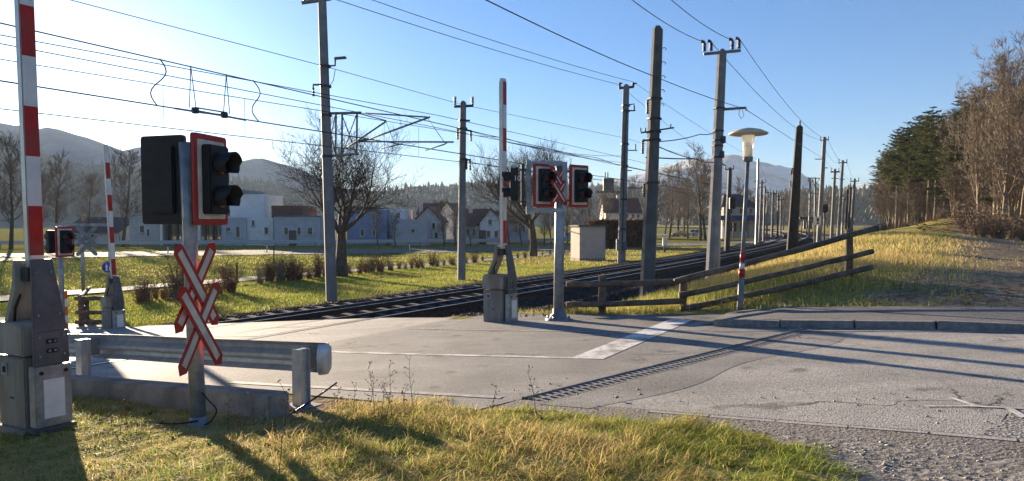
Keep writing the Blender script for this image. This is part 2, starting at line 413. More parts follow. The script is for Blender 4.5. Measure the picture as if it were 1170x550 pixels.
def make_ground():
    xs = grid_axis(0, 7, 3500, 430); ys = grid_axis(11, 7, 3500, 430)
    X, Y = np.meshgrid(xs, ys); Z = gz(X, Y); s, t = st_of(X, Y)
    V = np.stack([X, Y, Z], -1).reshape(-1, 3); ny, nx = X.shape
    i = np.arange(ny * nx).reshape(ny, nx)
    F = np.stack([i[:-1, :-1], i[:-1, 1:], i[1:, 1:], i[1:, :-1]], -1).reshape(-1, 4)
    ball = sstep(s, 5.9, 6.8) * (1 - sstep(s, 17.6, 19.0))
    ball = ball * np.where(t > 12.6, 1, np.where(t < 4.6, 1, 0)) * np.where((t < 4.6) & (s < 8.3), 0, 1)
    soil = np.zeros_like(s)
    soil = np.maximum(soil, ((t < 5.9) & (s < .95 * t - 4.0)).astype(float) * sstep(s, -60, -30))     # gravel verge
    soil = np.maximum(soil, (t > 13.4) * sstep(t, 13, 13.6) * np.maximum(np.exp(-((s + 1.3 + .06 * (t - 14)) / 2.2) ** 2), np.exp(-((s - .4) / 1.0) ** 2 - ((t - 14.9) / .7) ** 2)))   # dirt track
    soil = np.maximum(soil, .35 * sstep(t, 45, 60) * sstep(-s, -2, 2))                                  # forest floor
    soil = np.maximum(soil, .75 * np.exp(-((s - 5.0) / .8) ** 2) * (t > 4.4) * (t < 5.6))
    soil = np.maximum(soil, .55 * np.exp(-((t - 13.75) / .3) ** 2) * (s < 7))
    dry = .5 + .5 * wob(X, Y, .33, 2.0)
    dry = np.where((s < 8) & (t > 13), np.maximum(dry, .75), dry); dry = np.where(s > 17, dry * .55, dry); dry = np.where((t < 5.9) & (s < .95 * t - 4.0), 0, dry)
    tint = np.stack([ball, soil, dry], -1).reshape(-1, 3)
    m, n, l, b = _m('ground')
    a = n.new('ShaderNodeVertexColor'); a.layer_name = 'tint'; sp = n.new('ShaderNodeSeparateColor'); l.new(a.outputs[0], sp.inputs[0])
    P = n.new('ShaderNodeNewGeometry').outputs['Position']
    def noise(sc, det=6):
        q = n.new('ShaderNodeTexNoise'); q.inputs['Scale'].default_value = sc; q.inputs['Detail'].default_value = det; l.new(P, q.inputs['Vector']); return q.outputs[0]
    def ramp(src, *stops):
        r = n.new('ShaderNodeValToRGB'); e = r.color_ramp.elements
        e[0].position, e[0].color = stops[0][0], (*stops[0][1], 1); e[1].position, e[1].color = stops[-1][0], (*stops[-1][1], 1)
        for p, c in stops[1:-1]: q = e.new(p); q.color = (*c, 1)
        l.new(src, r.inputs[0]); return r.outputs[0]
    def mix(f, x, y):
        q = n.new('ShaderNodeMix'); q.data_type = 'RGBA'; l.new(f, q.inputs[0]); l.new(x, q.inputs[6]); l.new(y, q.inputs[7]); return q.outputs[2]
    def math_(op, x, y):
        q = n.new('ShaderNodeMath'); q.operation = op
        for k, w in enumerate((x, y)):
            if hasattr(w, 'name'): l.new(w, q.inputs[k])
            else: q.inputs[k].default_value = w
        return q.outputs[0]
    green = ramp(noise(6), (.3, (.09, .115, .022)), (.55, (.17, .19, .04)), (.75, (.29, .27, .08)))
    straw = ramp(noise(7), (.3, (.20, .175, .06)), (.55, (.36, .30, .12)), (.75, (.48, .39, .17)))
    gr = mix(math_('MULTIPLY', math_('ADD', sp.outputs[2], noise(.8)), .62), green, straw)
    soilc = ramp(noise(14), (.3, (.15, .133, .112)), (.5, (.25, .23, .205)), (.7, (.36, .335, .30)))
    soilb = ramp(noise(9), (.3, (.17, .125, .08)), (.5, (.29, .225, .15)), (.7, (.42, .34, .235)))
    soilc = mix(ramp(sp.outputs[2], (.3, (0, 0, 0)), (.7, (1, 1, 1))), soilc, soilb)
    ballc = ramp(noise(22), (.3, (.024, .019, .016)), (.5, (.055, .045, .038)), (.7, (.10, .085, .073)))
    edge = math_('SUBTRACT', math_('MULTIPLY', noise(2.2), .9), .45)
    f1 = math_('ADD', sp.outputs[1], edge); f2 = math_('ADD', sp.outputs[0], edge)
    c = mix(ramp(f1, (.35, (0, 0, 0)), (.65, (1, 1, 1))), gr, soilc)
    c = mix(ramp(f2, (.35, (0, 0, 0)), (.65, (1, 1, 1))), c, ballc)
    l.new(c, b.inputs['Base Color']); b.inputs['Roughness'].default_value = 1.0; b.inputs['Specular IOR Level'].default_value = .0
    bp = n.new('ShaderNodeBump'); bp.inputs['Distance'].default_value = .02; l.new(noise(18), bp.inputs['Height']); l.new(bp.outputs[0], b.inputs['Normal'])
    np_mesh('ground', V, F, m, tint, 'structure', smooth=True)
make_ground()

def sheet(name, s0, s1, tlo, thi, dz, mat, ds=.5, nt=8, zf=None, label=None, kind='structure'):
    """surface sheet between t = tlo(s) and thi(s)"""
    fl = tlo if callable(tlo) else (lambda s: tlo); fh = thi if callable(thi) else (lambda s: thi)
    n = max(2, int(abs(s1 - s0) / ds) + 1); mb = MB(); vs = []
    for i in range(n):
        s = s0 + (s1 - s0) * i / (n - 1)
        for k in range(nt + 1):
            t = fl(s) + (fh(s) - fl(s)) * k / nt; x, y = ST(s, t)
            vs.append((x, y, (zf(s, t) if zf else float(base_z(s))) + dz))
    fs = [(i * (nt + 1) + k, (i + 1) * (nt + 1) + k, (i + 1) * (nt + 1) + k + 1, i * (nt + 1) + k + 1) for i in range(n - 1) for k in range(nt)]
    mb.add(vs, fs, True)
    return mb.build(name, mat, kind=kind, label=label)

DR0, DR1 = (3.11, 5.78), (1.50, 11.3)              # drain channel ends (s, t)
def drain_s(t): return DR0[0] + (DR1[0] - DR0[0]) * (t - DR0[1]) / (DR1[1] - DR0[1])
def tedge(s): return 5.72 - .055 * max(0, s - 1)

def band(name, sfl, sfh, t0, t1, dz, mat, nt=24, ns=10, kind='structure'):
    """surface sheet between s = sfl(t) and sfh(t)"""
    vs = []
    for i in range(nt + 1):
        t = t0 + (t1 - t0) * i / nt
        for k in range(ns + 1):
            s = sfl(t) + (sfh(t) - sfl(t)) * k / ns; x, y = ST(s, t); vs.append((x, y, float(base_z(s)) + dz))
    fs = [(i * (ns + 1) + k, i * (ns + 1) + k + 1, (i + 1) * (ns + 1) + k + 1, (i + 1) * (ns + 1) + k) for i in range(nt) for k in range(ns)]
    return MB().add(vs, fs, True).build(name, mat, kind=kind)

# main carriageway, from the drain channel over the tracks to the far side
band('road', lambda t: drain_s(t) + .15, lambda t: 8.3, 5.30, 11.9, .012, 'asphalt_pale', 26, 14)
sheet('crossing_surface', 8.3, 18.3, 4.55, 12.15, .012, 'asphalt_worn', .4, 12)
sheet('road', 18.3, 62, 5.2, 11.9, .012, 'asphalt_worn', 1.5, 8)
# strip between the drain and the old seam, then the wider junction
seam = lambda t: drain_s(t) - .17 - .55 - .12 * math.sin(t * 2.1)
band('road', seam, lambda t: drain_s(t) - .15, 5.66, 11.4, .012, 'asphalt_pale', 26, 3)
patch_s = lambda t: -.2 + (t - 5.7) * -.42 + .06 * math.sin(t * 5)
band('road', patch_s, lambda t: seam(t), 5.72, 11.4, .010, 'asphalt_worn', 30, 8)
band('road', lambda t: -42, lambda t: patch_s(t), 5.76, 11.4, .010, 'asphalt_coarse', 14, 40)
# pavement strip by the right-hand barrier and the raised footpath with kerb
band('pavement', lambda t: 3.25, lambda t: 8.0, 11.9, 13.15, .008, 'asphalt_path', 8, 10)
FP_H = .10
def fpz(s, t): return float(base_z(s)) + FP_H * float(sstep(-s, -3.3, -2.3))
sheet('footpath', -42, 3.25, 11.52, 13.6, .012, 'asphalt_path', .5, 6, zf=fpz)

def ribbon(name, pts, w, dz, mat, kind='structure', label=None):
    vs = []; n = len(pts)
    for i, p in enumerate(pts):
        a = Vector(pts[max(i - 1, 0)]).xy; c = Vector(pts[min(i + 1, n - 1)]).xy; d = (c - a).normalized()
        q = Vector((-d.y, d.x)); ww = w[i] if isinstance(w, (list, tuple)) else w
        for k in (-.5, 0, .5):
            x, y = p[0] + q.x * ww * k, p[1] + q.y * ww * k
            vs.append((x, y, g(x, y) + dz))
    fs = [(i * 3 + k, i * 3 + k + 1, i * 3 + k + 4, i * 3 + k + 3) for i in range(n - 1) for k in (0, 1)]
    return MB().add(vs, fs, True).build(name, mat, kind=kind, label=label)

def vz(s, t): k = (5.78 - t) / .55; return (1 - k) * (float(base_z(s)) + .0115) + k * (float(gz(*ST(s, t))) - .004)
sheet('verge', -12, 8.0, 5.23, 5.78, 0, 'gravel', .25, 5, zf=vz)
# footpath behind the hedge, and the far road
ribbon('path', [ST(31.2 + .5 * math.sin(t * .08), t) for t in np.arange(11, 95, 1.5)], 2.2, .05, 'asphalt_far')
fr = [onG(px, py) for px, py in ((-60, 297), (0, 293.5), (150, 291), (300, 289), (420, 288), (520, 286.5), (640, 284))]
fr = [fr[0] * 1.0 + (fr[0] - fr[1]) * 4] + fr + [fr[-1] + Vector((22, 15, 0)), fr[-1] + Vector((50, 28, 0)), fr[-1] + Vector((100, 50, 0))]
fr2 = []
for a, b_ in zip(fr[:-1], fr[1:]):
    for k in range(8): fr2.append(tuple(a.lerp(b_, k / 8)))
ribbon('far_road', fr2, 13, .07, 'asphalt_far')
# station forecourt
fc = [onG(px, 268.5) for px in (700, 760, 800, 840, 868)]
ribbon('forecourt', [tuple(p) for p in fc], 34, .06, 'asphalt_far')

# ------------------------------------------------------------------ painted lines
def paint_st(name, quads, dz, mat, label=None):
    mb = MB()
    for (s0, t0, s1, t1, w, sub) in quads:
        a = Vector((s0, t0)); b_ = Vector((s1, t1)); d = (b_ - a); q = Vector((-d.y, d.x)).normalized() * w / 2
        vs = []
        for i in range(sub + 1):
            p = a + d * i / sub
            for e in (-1, 1):
                s, t = p.x + q.x * e, p.y + q.y * e; x, y = ST(s, t); vs.append((x, y, float(base_z(s)) + dz))
        mb.add(vs, [(2 * i, 2 * i + 1, 2 * i + 3, 2 * i + 2) for i in range(sub)])
    return mb.build(name, mat, kind='structure', label=label)
paint_st('stop_line', [(3.62, 8.05, 3.75, 12.3, .42, 10)], .0165, 'road_paint')
paint_st('centre_line', [(3.72, 8.08, 7.6, 7.72, .10, 8)], .016, 'road_paint')
paint_st('edge_line', [(8.1, 10.35, 4.6, 10.5, .09, 8), (4.6, 10.5, 3.3, 10.85, .09, 4), (3.3, 10.85, -1, 11.3, .1, 8), (-1, 11.3, -12, 11.36, .1, 8)], .017, 'road_paint_faint')
paint_st('edge_line', [(3.45, 5.79, 6.9, 5.55, .10, 10)], .017, 'road_paint_faint')
# repaired crack in the asphalt
paint_st('crack_repair', [(.05, 6.55, -.25, 6.66, .03, 2), (-.25, 6.66, -.75, 6.72, .035, 3), (-.75, 6.72, -1.5, 6.9, .03, 4), (-.12, 6.95, -.3, 6.66, .04, 2), (-.5, 6.68, -.58, 6.4, .06, 2)], .016, 'road_paint')

# flush edging stones along the near side of the road
def stones_along(name, mat, pts, ln, w, h, zt, label=None):
    base = None; out = []
    for (s, t, ang, top) in pts:
        mb = MB(); x, y = ST(s, t)
        mb.box((x, y, top - h / 2), (ln * random.uniform(.985, .995), w * random.uniform(.9, 1.05), h), Matrix.Rotation(ang, 3, 'Z'))
        out.append(mb.build(name, mat, bevel=.006))
    return out
ROADPARTS = []
edging = empty('edging', (*ST(0, 5.7), g(*ST(0, 5.7))), 'flush pale edging stones between the junction asphalt and the loose gravel', 'edging')
for i in range(26):
    s = 1.75 - i * .5; t = 5.715 + .05 * (1.75 - s) * .05; x, y = ST(s, t)
    MB().box((x, y, float(base_z(s)) - .057 + random.uniform(-.002, .003)), (.492, .075 * random.uniform(.75, 1.1), .14), Matrix.Rotation(math.radians(-30) + random.uniform(-.012, .012), 3, 'Z') @ Matrix.Rotation(-.055 if s > .2 else -.045, 3, 'Y')).build('edging_stone', 'edge_stone', edging, .006)
kerb = empty('kerb', (*ST(0, 11.46), float(base_z(0))), 'grey kerb stones edging the raised asphalt footpath', 'kerb')
for i in range(24):
    s = 3.0 - i * 1.0; t = 11.46; x, y = ST(s - .5, t); h = fpz(s - .5, t) + .018
    tilt = Matrix.Rotation(math.radians(-30) + random.uniform(-.01, .01), 3, 'Z') @ Matrix.Rotation(-.055 if s > 0 else -.02, 3, 'Y')
    MB().box((x, y, h - .14), (.985, .14, .28), tilt).build('kerb_stone', 'kerb_stone', kerb, .012)

# ------------------------------------------------------------------ drain channel with cast bars
dr = empty('drain_channel', (*ST(*DR0), float(base_z(DR0[0]))), 'slotted metal drain channel running across the road', 'drain')
a0 = Vector((*ST(*DR0), float(base_z(DR0[0])) + .010)); a1 = Vector((*ST(*DR1), float(base_z(DR1[0])) + .010))
dd = (a1 - a0); dl = dd.length; dd.normalize(); dq = Vector((-dd.y, dd.x, 0)).normalized()
dup_ = dq.cross(dd) * -1 if dq.cross(dd).z < 0 else dq.cross(dd)
RM = Matrix((dd, dq, dup_)).transposed()
MB().box(a0 + dd * dl / 2 + dup_ * -.05, (dl, .30, .02), RM).build('channel_floor', 'rubber_groove_black', dr)
for e in (-1, 1):
    MB().box(a0 + dd * dl / 2 + dq * e * .135 + dup_ * -.014, (dl, .035, .05), RM).build('channel_edge', 'concrete', dr, .004)
MB().box(a0 + dd * dl / 2 + dup_ * -.012, (dl, .03, .034), RM).build('centre_bar', 'kerb_stone', dr)
nb = int(dl / .092); bar = None
for i in range(nb):
    p = a0 + dd * (.07 + i * .092) + dup_ * -.014
    if bar is None:
        bar = MB().box((0, 0, 0), (.042, .235, .036), RM).mesh('cross_bar', 'kerb_stone')
    o = bpy.data.objects.new('cross_bar', bar); COL.objects.link(o); o.parent = dr; o.location = p - Vector(dr.location)

# ------------------------------------------------------------------ railway tracks
def rail_path(s, t0, t1, st=2.0):
    n = int((t1 - t0) / st) + 1
    return [t0 + (t1 - t0) * i / (n - 1) for i in range(n)]
def sweep(mb, s, ts, prof, closed=True, smooth=False):
    vs = []; n = len(prof)
    for t in ts:
        for du, dz in prof:
            x, y = ST(s + du, t); vs.append((x, y, float(base_z(s)) + dz + .092 * -du))
    fs = []
    for i in range(len(ts) - 1):
        for k in range(n if closed else n - 1):
            k2 = (k + 1) % n; fs.append((i * n + k, i * n + k2, (i + 1) * n + k2, (i + 1) * n + k))
    mb.add(vs, fs, smooth); return mb
def make_track(sc, label):
    x, y = ST(sc, 14)
    root = empty('railway_track', (x, y, float(base_z(sc)) - .2), label, 'railway track', 'tracks over the level crossing')
    for ds in (-.7175, .7175):
        s = sc + ds; ts = rail_path(s, -22, 265)
        body = sweep(MB(), s, ts, [(-.034, .012), (-.034, -.022), (-.009, -.034), (-.009, -.13), (-.07, -.142), (-.07, -.155), (.07, -.155), (.07, -.142), (.009, -.13), (.009, -.034), (.034, -.022), (.034, .012)]).build('rail', 'rail_rust', root)
        sweep(MB(), s, ts, [(-.030, .013), (-.026, .019), (.026, .019), (.030, .013)], False).build('rail_head', 'rail_top', body)
        # flat black strips standing in for the shaded flange grooves in the crossing
        sweep(MB(), s, rail_path(s, 4.6, 12.1, .5), [(.036, -.02), (.036, .0155), (.15, .0165), (.15, -.02)]).build('groove_shade', 'rubber_groove_black', root)
        sweep(MB(), s, rail_path(s, 4.6, 12.1, .5), [(-.13, -.02), (-.13, .0165), (-.036, .0155), (-.036, -.02)]).build('groove_shade', 'rubber_groove_black', root)
    # sleepers
    me = None
    def place(t):
        x, y = ST(sc, t); a = (t - T0) / RC
        return Vector((x, y, float(base_z(sc)) - .215)), math.radians(-30) + a
    sm = MB().box((0, 0, 0), (2.4, .25, .12)).mesh('sleeper', 'sleeper', bevel=.02)
    ts = [t for t in np.arange(12.6, 206, .65)][:296] + [3.9, 3.25, 2.6, 1.95]
    for t in ts:
        p, a = place(float(t))
        o = bpy.data.objects.new('sleeper', sm); COL.objects.link(o); o.parent = root
        o.location = p - Vector(root.location); o.rotation_euler = (0, math.atan(.092), a)
    far = MB()
    for t in np.arange(206, 262, .65):
        p, a = place(float(t)); far.box(p, (2.4, .25, .12), Matrix.Rotation(a, 3, 'Z'))
    far.build('sleeper_run', 'sleeper', root, kind='stuff')
make_track(11.1, 'railway track with worn rails, the one beside the wooden rail fence')
make_track(15.15, 'railway track with worn rails, the one beside the lawn and hedge')
# concrete crossing slabs between the rails
slabs = empty('crossing_slabs', (*ST(13, 8.4), float(base_z(13))), 'pale concrete slabs laid between the rails of the level crossing', 'crossing slab')
for sc in (11.1, 15.15):
    for k in range(5):
        t = 4.62 + k * 1.5
        vs = []
        mb = MB(); c = []
        for (du, tt) in ((-.56, t), (.58, t), (.58, t + 1.46), (-.56, t + 1.46)):
            x, y = ST(sc + du, tt); c.append((x, y, float(base_z(sc)) - .092 * du + .018))
        mb.add(c + [(p[0], p[1], p[2] - .06) for p in c], [(0, 1, 2, 3), (4, 7, 6, 5), (0, 4, 5, 1), (1, 5, 6, 2), (2, 6, 7, 3), (3, 7, 4, 0)])
        mb.build('slab', 'asphalt_worn', slabs, .004)

# ------------------------------------------------------------------ loose stones (uncountable)
OCT = np.array([(1, 0, 0), (-1, 0, 0), (0, 1, 0), (0, -1, 0), (0, 0, 1), (0, 0, -1)], float)
OF = np.array([(0, 2, 4), (2, 1, 4), (1, 3, 4), (3, 0, 4), (2, 0, 5), (1, 2, 5), (3, 1, 5), (0, 3, 5)])
def stones(name, pts, sizes, mat):
    n = len(pts); V = np.repeat(OCT[None], n, 0) * RNG.uniform(.55, 1.25, (n, 6, 1))
    V = V * sizes[:, None, None] * np.stack([RNG.uniform(.7, 1.3, n), RNG.uniform(.7, 1.3, n), RNG.uniform(.45, .85, n)], -1)[:, None, :]
    a = RNG.uniform(0, 6.28, n); c, s = np.cos(a), np.sin(a)
    X = V[..., 0] * c[:, None] - V[..., 1] * s[:, None]; Y = V[..., 0] * s[:, None] + V[..., 1] * c[:, None]
    V = np.stack([X, Y, V[..., 2]], -1) + pts[:, None, :]
    F = (OF[None] + (np.arange(n) * 6)[:, None, None]).reshape(-1, 3)
    return np_mesh(name, V.reshape(-1, 3), F, mat, kind='stuff')
def scatter_st(n, s0, s1, t0, t1, cond=None):
    s = RNG.uniform(s0, s1, n); t = RNG.uniform(t0, t1, n)
    if cond is not None: k = cond(s, t); s, t = s[k], t[k]
    a = (t - T0) / RC; r = RC - s
    x = OX + r * (-NV.x * np.cos(a) + TV.x * np.sin(a)); y = OY + r * (-NV.y * np.cos(a) + TV.y * np.sin(a))
    return np.stack([x, y, gz(x, y)], -1)
p1 = scatter_st(24000, -3.2, 2.2, 1.0, 5.68, lambda s, t: (s < .95 * t - 4.0 + .25 * np.sin(t * 7)))
stones('gravel', p1, RNG.gamma(2.0, .0022, len(p1)) + .002, 'stone_loose')
p1 = scatter_st(260, -3.2, 3.5, 5.7, 7.0); p1[:, 2] += .085
stones('gravel', p1, RNG.gamma(2.0, .003, len(p1)) + .003, 'stone_loose')
p2 = np.concatenate([scatter_st(26000, 6.2, 18.6, 12.5, 34), scatter_st(12000, 7, 18.6, 34, 60), scatter_st(5000, 8.5, 18.4, -2, 4.4)])
stones('ballast', p2, RNG.uniform(.025, .05, len(p2)), 'ballast_stone')

# ------------------------------------------------------------------ hills and mountains
def hill(name, ridge, Yr, front, back, mat, zb=-2.0, rough=.04, step=14.0, carpet=None, ext=500):
    P = [at(px, py, Yr) for px, py in ridge]
    rx = np.array([p.x for p in P]); rz = np.array([p.z for p in P])
    xs = np.arange(rx.min() - ext, rx.max() + ext, step)
    zr = np.interp(xs, rx, rz)
    tl = np.clip((xs - (rx.min() - ext)) / ext, 0, 1); tr = np.clip(((rx.max() + ext) - xs) / ext, 0, 1)
    zr = zb + (zr - zb) * np.sqrt(np.minimum(tl, tr).clip(.02, 1))
    rows = np.concatenate([np.linspace(0, 1, 34), 1 + np.linspace(.05, 1, 10)])
    V = []
    for r in rows:
        if r <= 1: y = Yr - front * (1 - r); k = math.sin(r * math.pi / 2) ** 1.25
        else: y = Yr + back * (r - 1); k = math.cos((r - 1) * math.pi / 2)
        h = zr - zb
        nse = wob(xs, np.full_like(xs, y), 7.0 / front * 2, 1.7) + .5 * wob(xs, np.full_like(xs, y), 22.0 / front * 2, .4)
        w = 1 - abs(r - 1) if r <= 1 else 1
        z = zb + h * k * (1 + rough * nse * (1.2 - .9 * (r if r <= 1 else 1)) * 3 * (k > .02))
        V.append(np.stack([xs, np.full_like(xs, y) + front * .05 * wob(xs, xs * 0, 9.0 / front, .2) * (r if r <= 1 else 1), z], -1))
    V = np.stack(V); ny, nx = V.shape[:2]; i = np.arange(ny * nx).reshape(ny, nx)
    F = np.stack([i[:-1, :-1], i[:-1, 1:], i[1:, 1:], i[1:, :-1]], -1).reshape(-1, 4)
    np_mesh(name, V.reshape(-1, 3), F, mat, kind='structure', smooth=True)
    if carpet:
        n, hmin, hmax, cm = carpet
        a = RNG.uniform(.15, 1.1, n); ri = np.searchsorted(rows, a).clip(1, ny - 1); ci = RNG.integers(0, nx - 1, n)
        f = RNG.uniform(0, 1, n)[:, None]; q = V[ri, ci] * f + V[ri, ci + 1] * (1 - f)
        f2 = RNG.uniform(0, 1, n)[:, None]; q = q * f2 + (V[ri - 1, ci] * f + V[ri - 1, ci + 1] * (1 - f)) * (1 - f2)
        cone_wood('wood', q, (hmin + (hmax - hmin) * RNG.uniform(0, 1, n) ** 1.6) * (.55 + .75 * np.clip(.5 + .5 * wob(q[:, 0], q[:, 1], .03, 3.1), 0, 1)), cm)
def cone_wood(name, q, hs, cm):
    n = len(q); S = 6; an = np.arange(S) / S * 2 * math.pi
    V, F = [], []
    base = []
    for (r, z) in ((.16, .08), (.27, .22), (.13, .62)):
        base.append(np.stack([r * np.cos(an + r * 9), r * np.sin(an + r * 9), np.full(S, z)], -1))
    base.append(np.array([[0, 0, 1.0]]))
    B = np.concatenate(base)
    V = B[None] * hs[:, None, None] * np.concatenate([RNG.uniform(.8, 1.25, (n, 1, 2)), np.ones((n, 1, 1))], -1)
    V = V * RNG.uniform(.8, 1.2, (n, len(B), 1)) + q[:, None, :]
    f = []
    for lv in range(2):
        for k in range(S):
            k2 = (k + 1) % S; a, b_, c, d = lv * S + k, lv * S + k2, (lv + 1) * S + k2, (lv + 1) * S + k
            f += [(a, b_, c), (a, c, d)]
    for k in range(S): f.append((2 * S + k, 2 * S + (k + 1) % S, 3 * S))
    f = np.array(f)
    F = (f[None] + (np.arange(n) * len(B))[:, None, None]).reshape(-1, 3)
    np_mesh(name, V.reshape(-1, 3), F, cm, kind='stuff')

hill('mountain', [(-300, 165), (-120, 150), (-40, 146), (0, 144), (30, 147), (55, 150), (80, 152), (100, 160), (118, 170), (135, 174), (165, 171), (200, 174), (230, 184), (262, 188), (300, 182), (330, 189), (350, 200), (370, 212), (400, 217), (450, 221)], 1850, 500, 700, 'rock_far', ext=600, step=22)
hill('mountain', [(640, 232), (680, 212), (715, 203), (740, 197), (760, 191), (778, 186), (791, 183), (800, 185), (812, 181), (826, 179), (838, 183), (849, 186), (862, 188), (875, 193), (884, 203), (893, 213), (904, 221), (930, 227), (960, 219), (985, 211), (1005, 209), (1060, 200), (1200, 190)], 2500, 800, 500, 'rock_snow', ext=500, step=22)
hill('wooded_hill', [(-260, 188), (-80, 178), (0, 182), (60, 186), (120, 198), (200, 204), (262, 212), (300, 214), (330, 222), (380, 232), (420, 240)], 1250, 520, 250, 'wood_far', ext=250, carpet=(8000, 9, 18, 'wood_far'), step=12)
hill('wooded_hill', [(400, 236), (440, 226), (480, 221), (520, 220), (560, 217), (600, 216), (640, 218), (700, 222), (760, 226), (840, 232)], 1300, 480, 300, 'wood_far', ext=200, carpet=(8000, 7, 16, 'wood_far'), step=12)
hill('wooded_hill', [(850, 240), (880, 232), (905, 226), (930, 224), (955, 224), (985, 229), (1010, 231), (1060, 226), (1120, 222)], 800, 300, 260, 'wood_mid', ext=120, carpet=(4200, 6, 12, 'wood_mid'), step=10)

# the air itself
hz = MB(); hz.box2((-3750, -3650, -6), (3750, 3950, 275))
m = bpy.data.materials.new('air'); m.use_nodes = True; n = m.node_tree.nodes; n.clear()
out = n.new('ShaderNodeOutputMaterial'); pv = n.new('ShaderNodeVolumePrincipled')
pv.inputs['Color'].default_value = (.66, .82, 1, 1); pv.inputs['Density'].default_value = .00013; pv.inputs['Anisotropy'].default_value = .0
m.node_tree.links.new(pv.outputs[0], out.inputs['Volume']); M['air'] = m
hz.build('haze', 'air', kind='stuff')
# ================================================================== level crossing equipment
def xf(mb, mtx):
    mb.v = [tuple(mtx @ Vector(p)) for p in mb.v]; return mb
def curve(P, n=6):
    P = [Vector(p) for p in P]; out = []
    for i in range(len(P) - 1):
        a, b_, c, d = P[max(i - 1, 0)], P[i], P[i + 1], P[min(i + 2, len(P) - 1)]
        for k in range(n):
            t = k / n; out.append(.5 * ((2 * b_) + (c - a) * t + (2 * a - 5 * b_ + 4 * c - d) * t * t + (3 * b_ - a - 3 * c + d) * t ** 3))
    return out + [P[-1]]
def rz(a): return Matrix.Rotation(a, 4, 'Z')
def T(x, y, z): return Matrix.Translation((x, y, z))

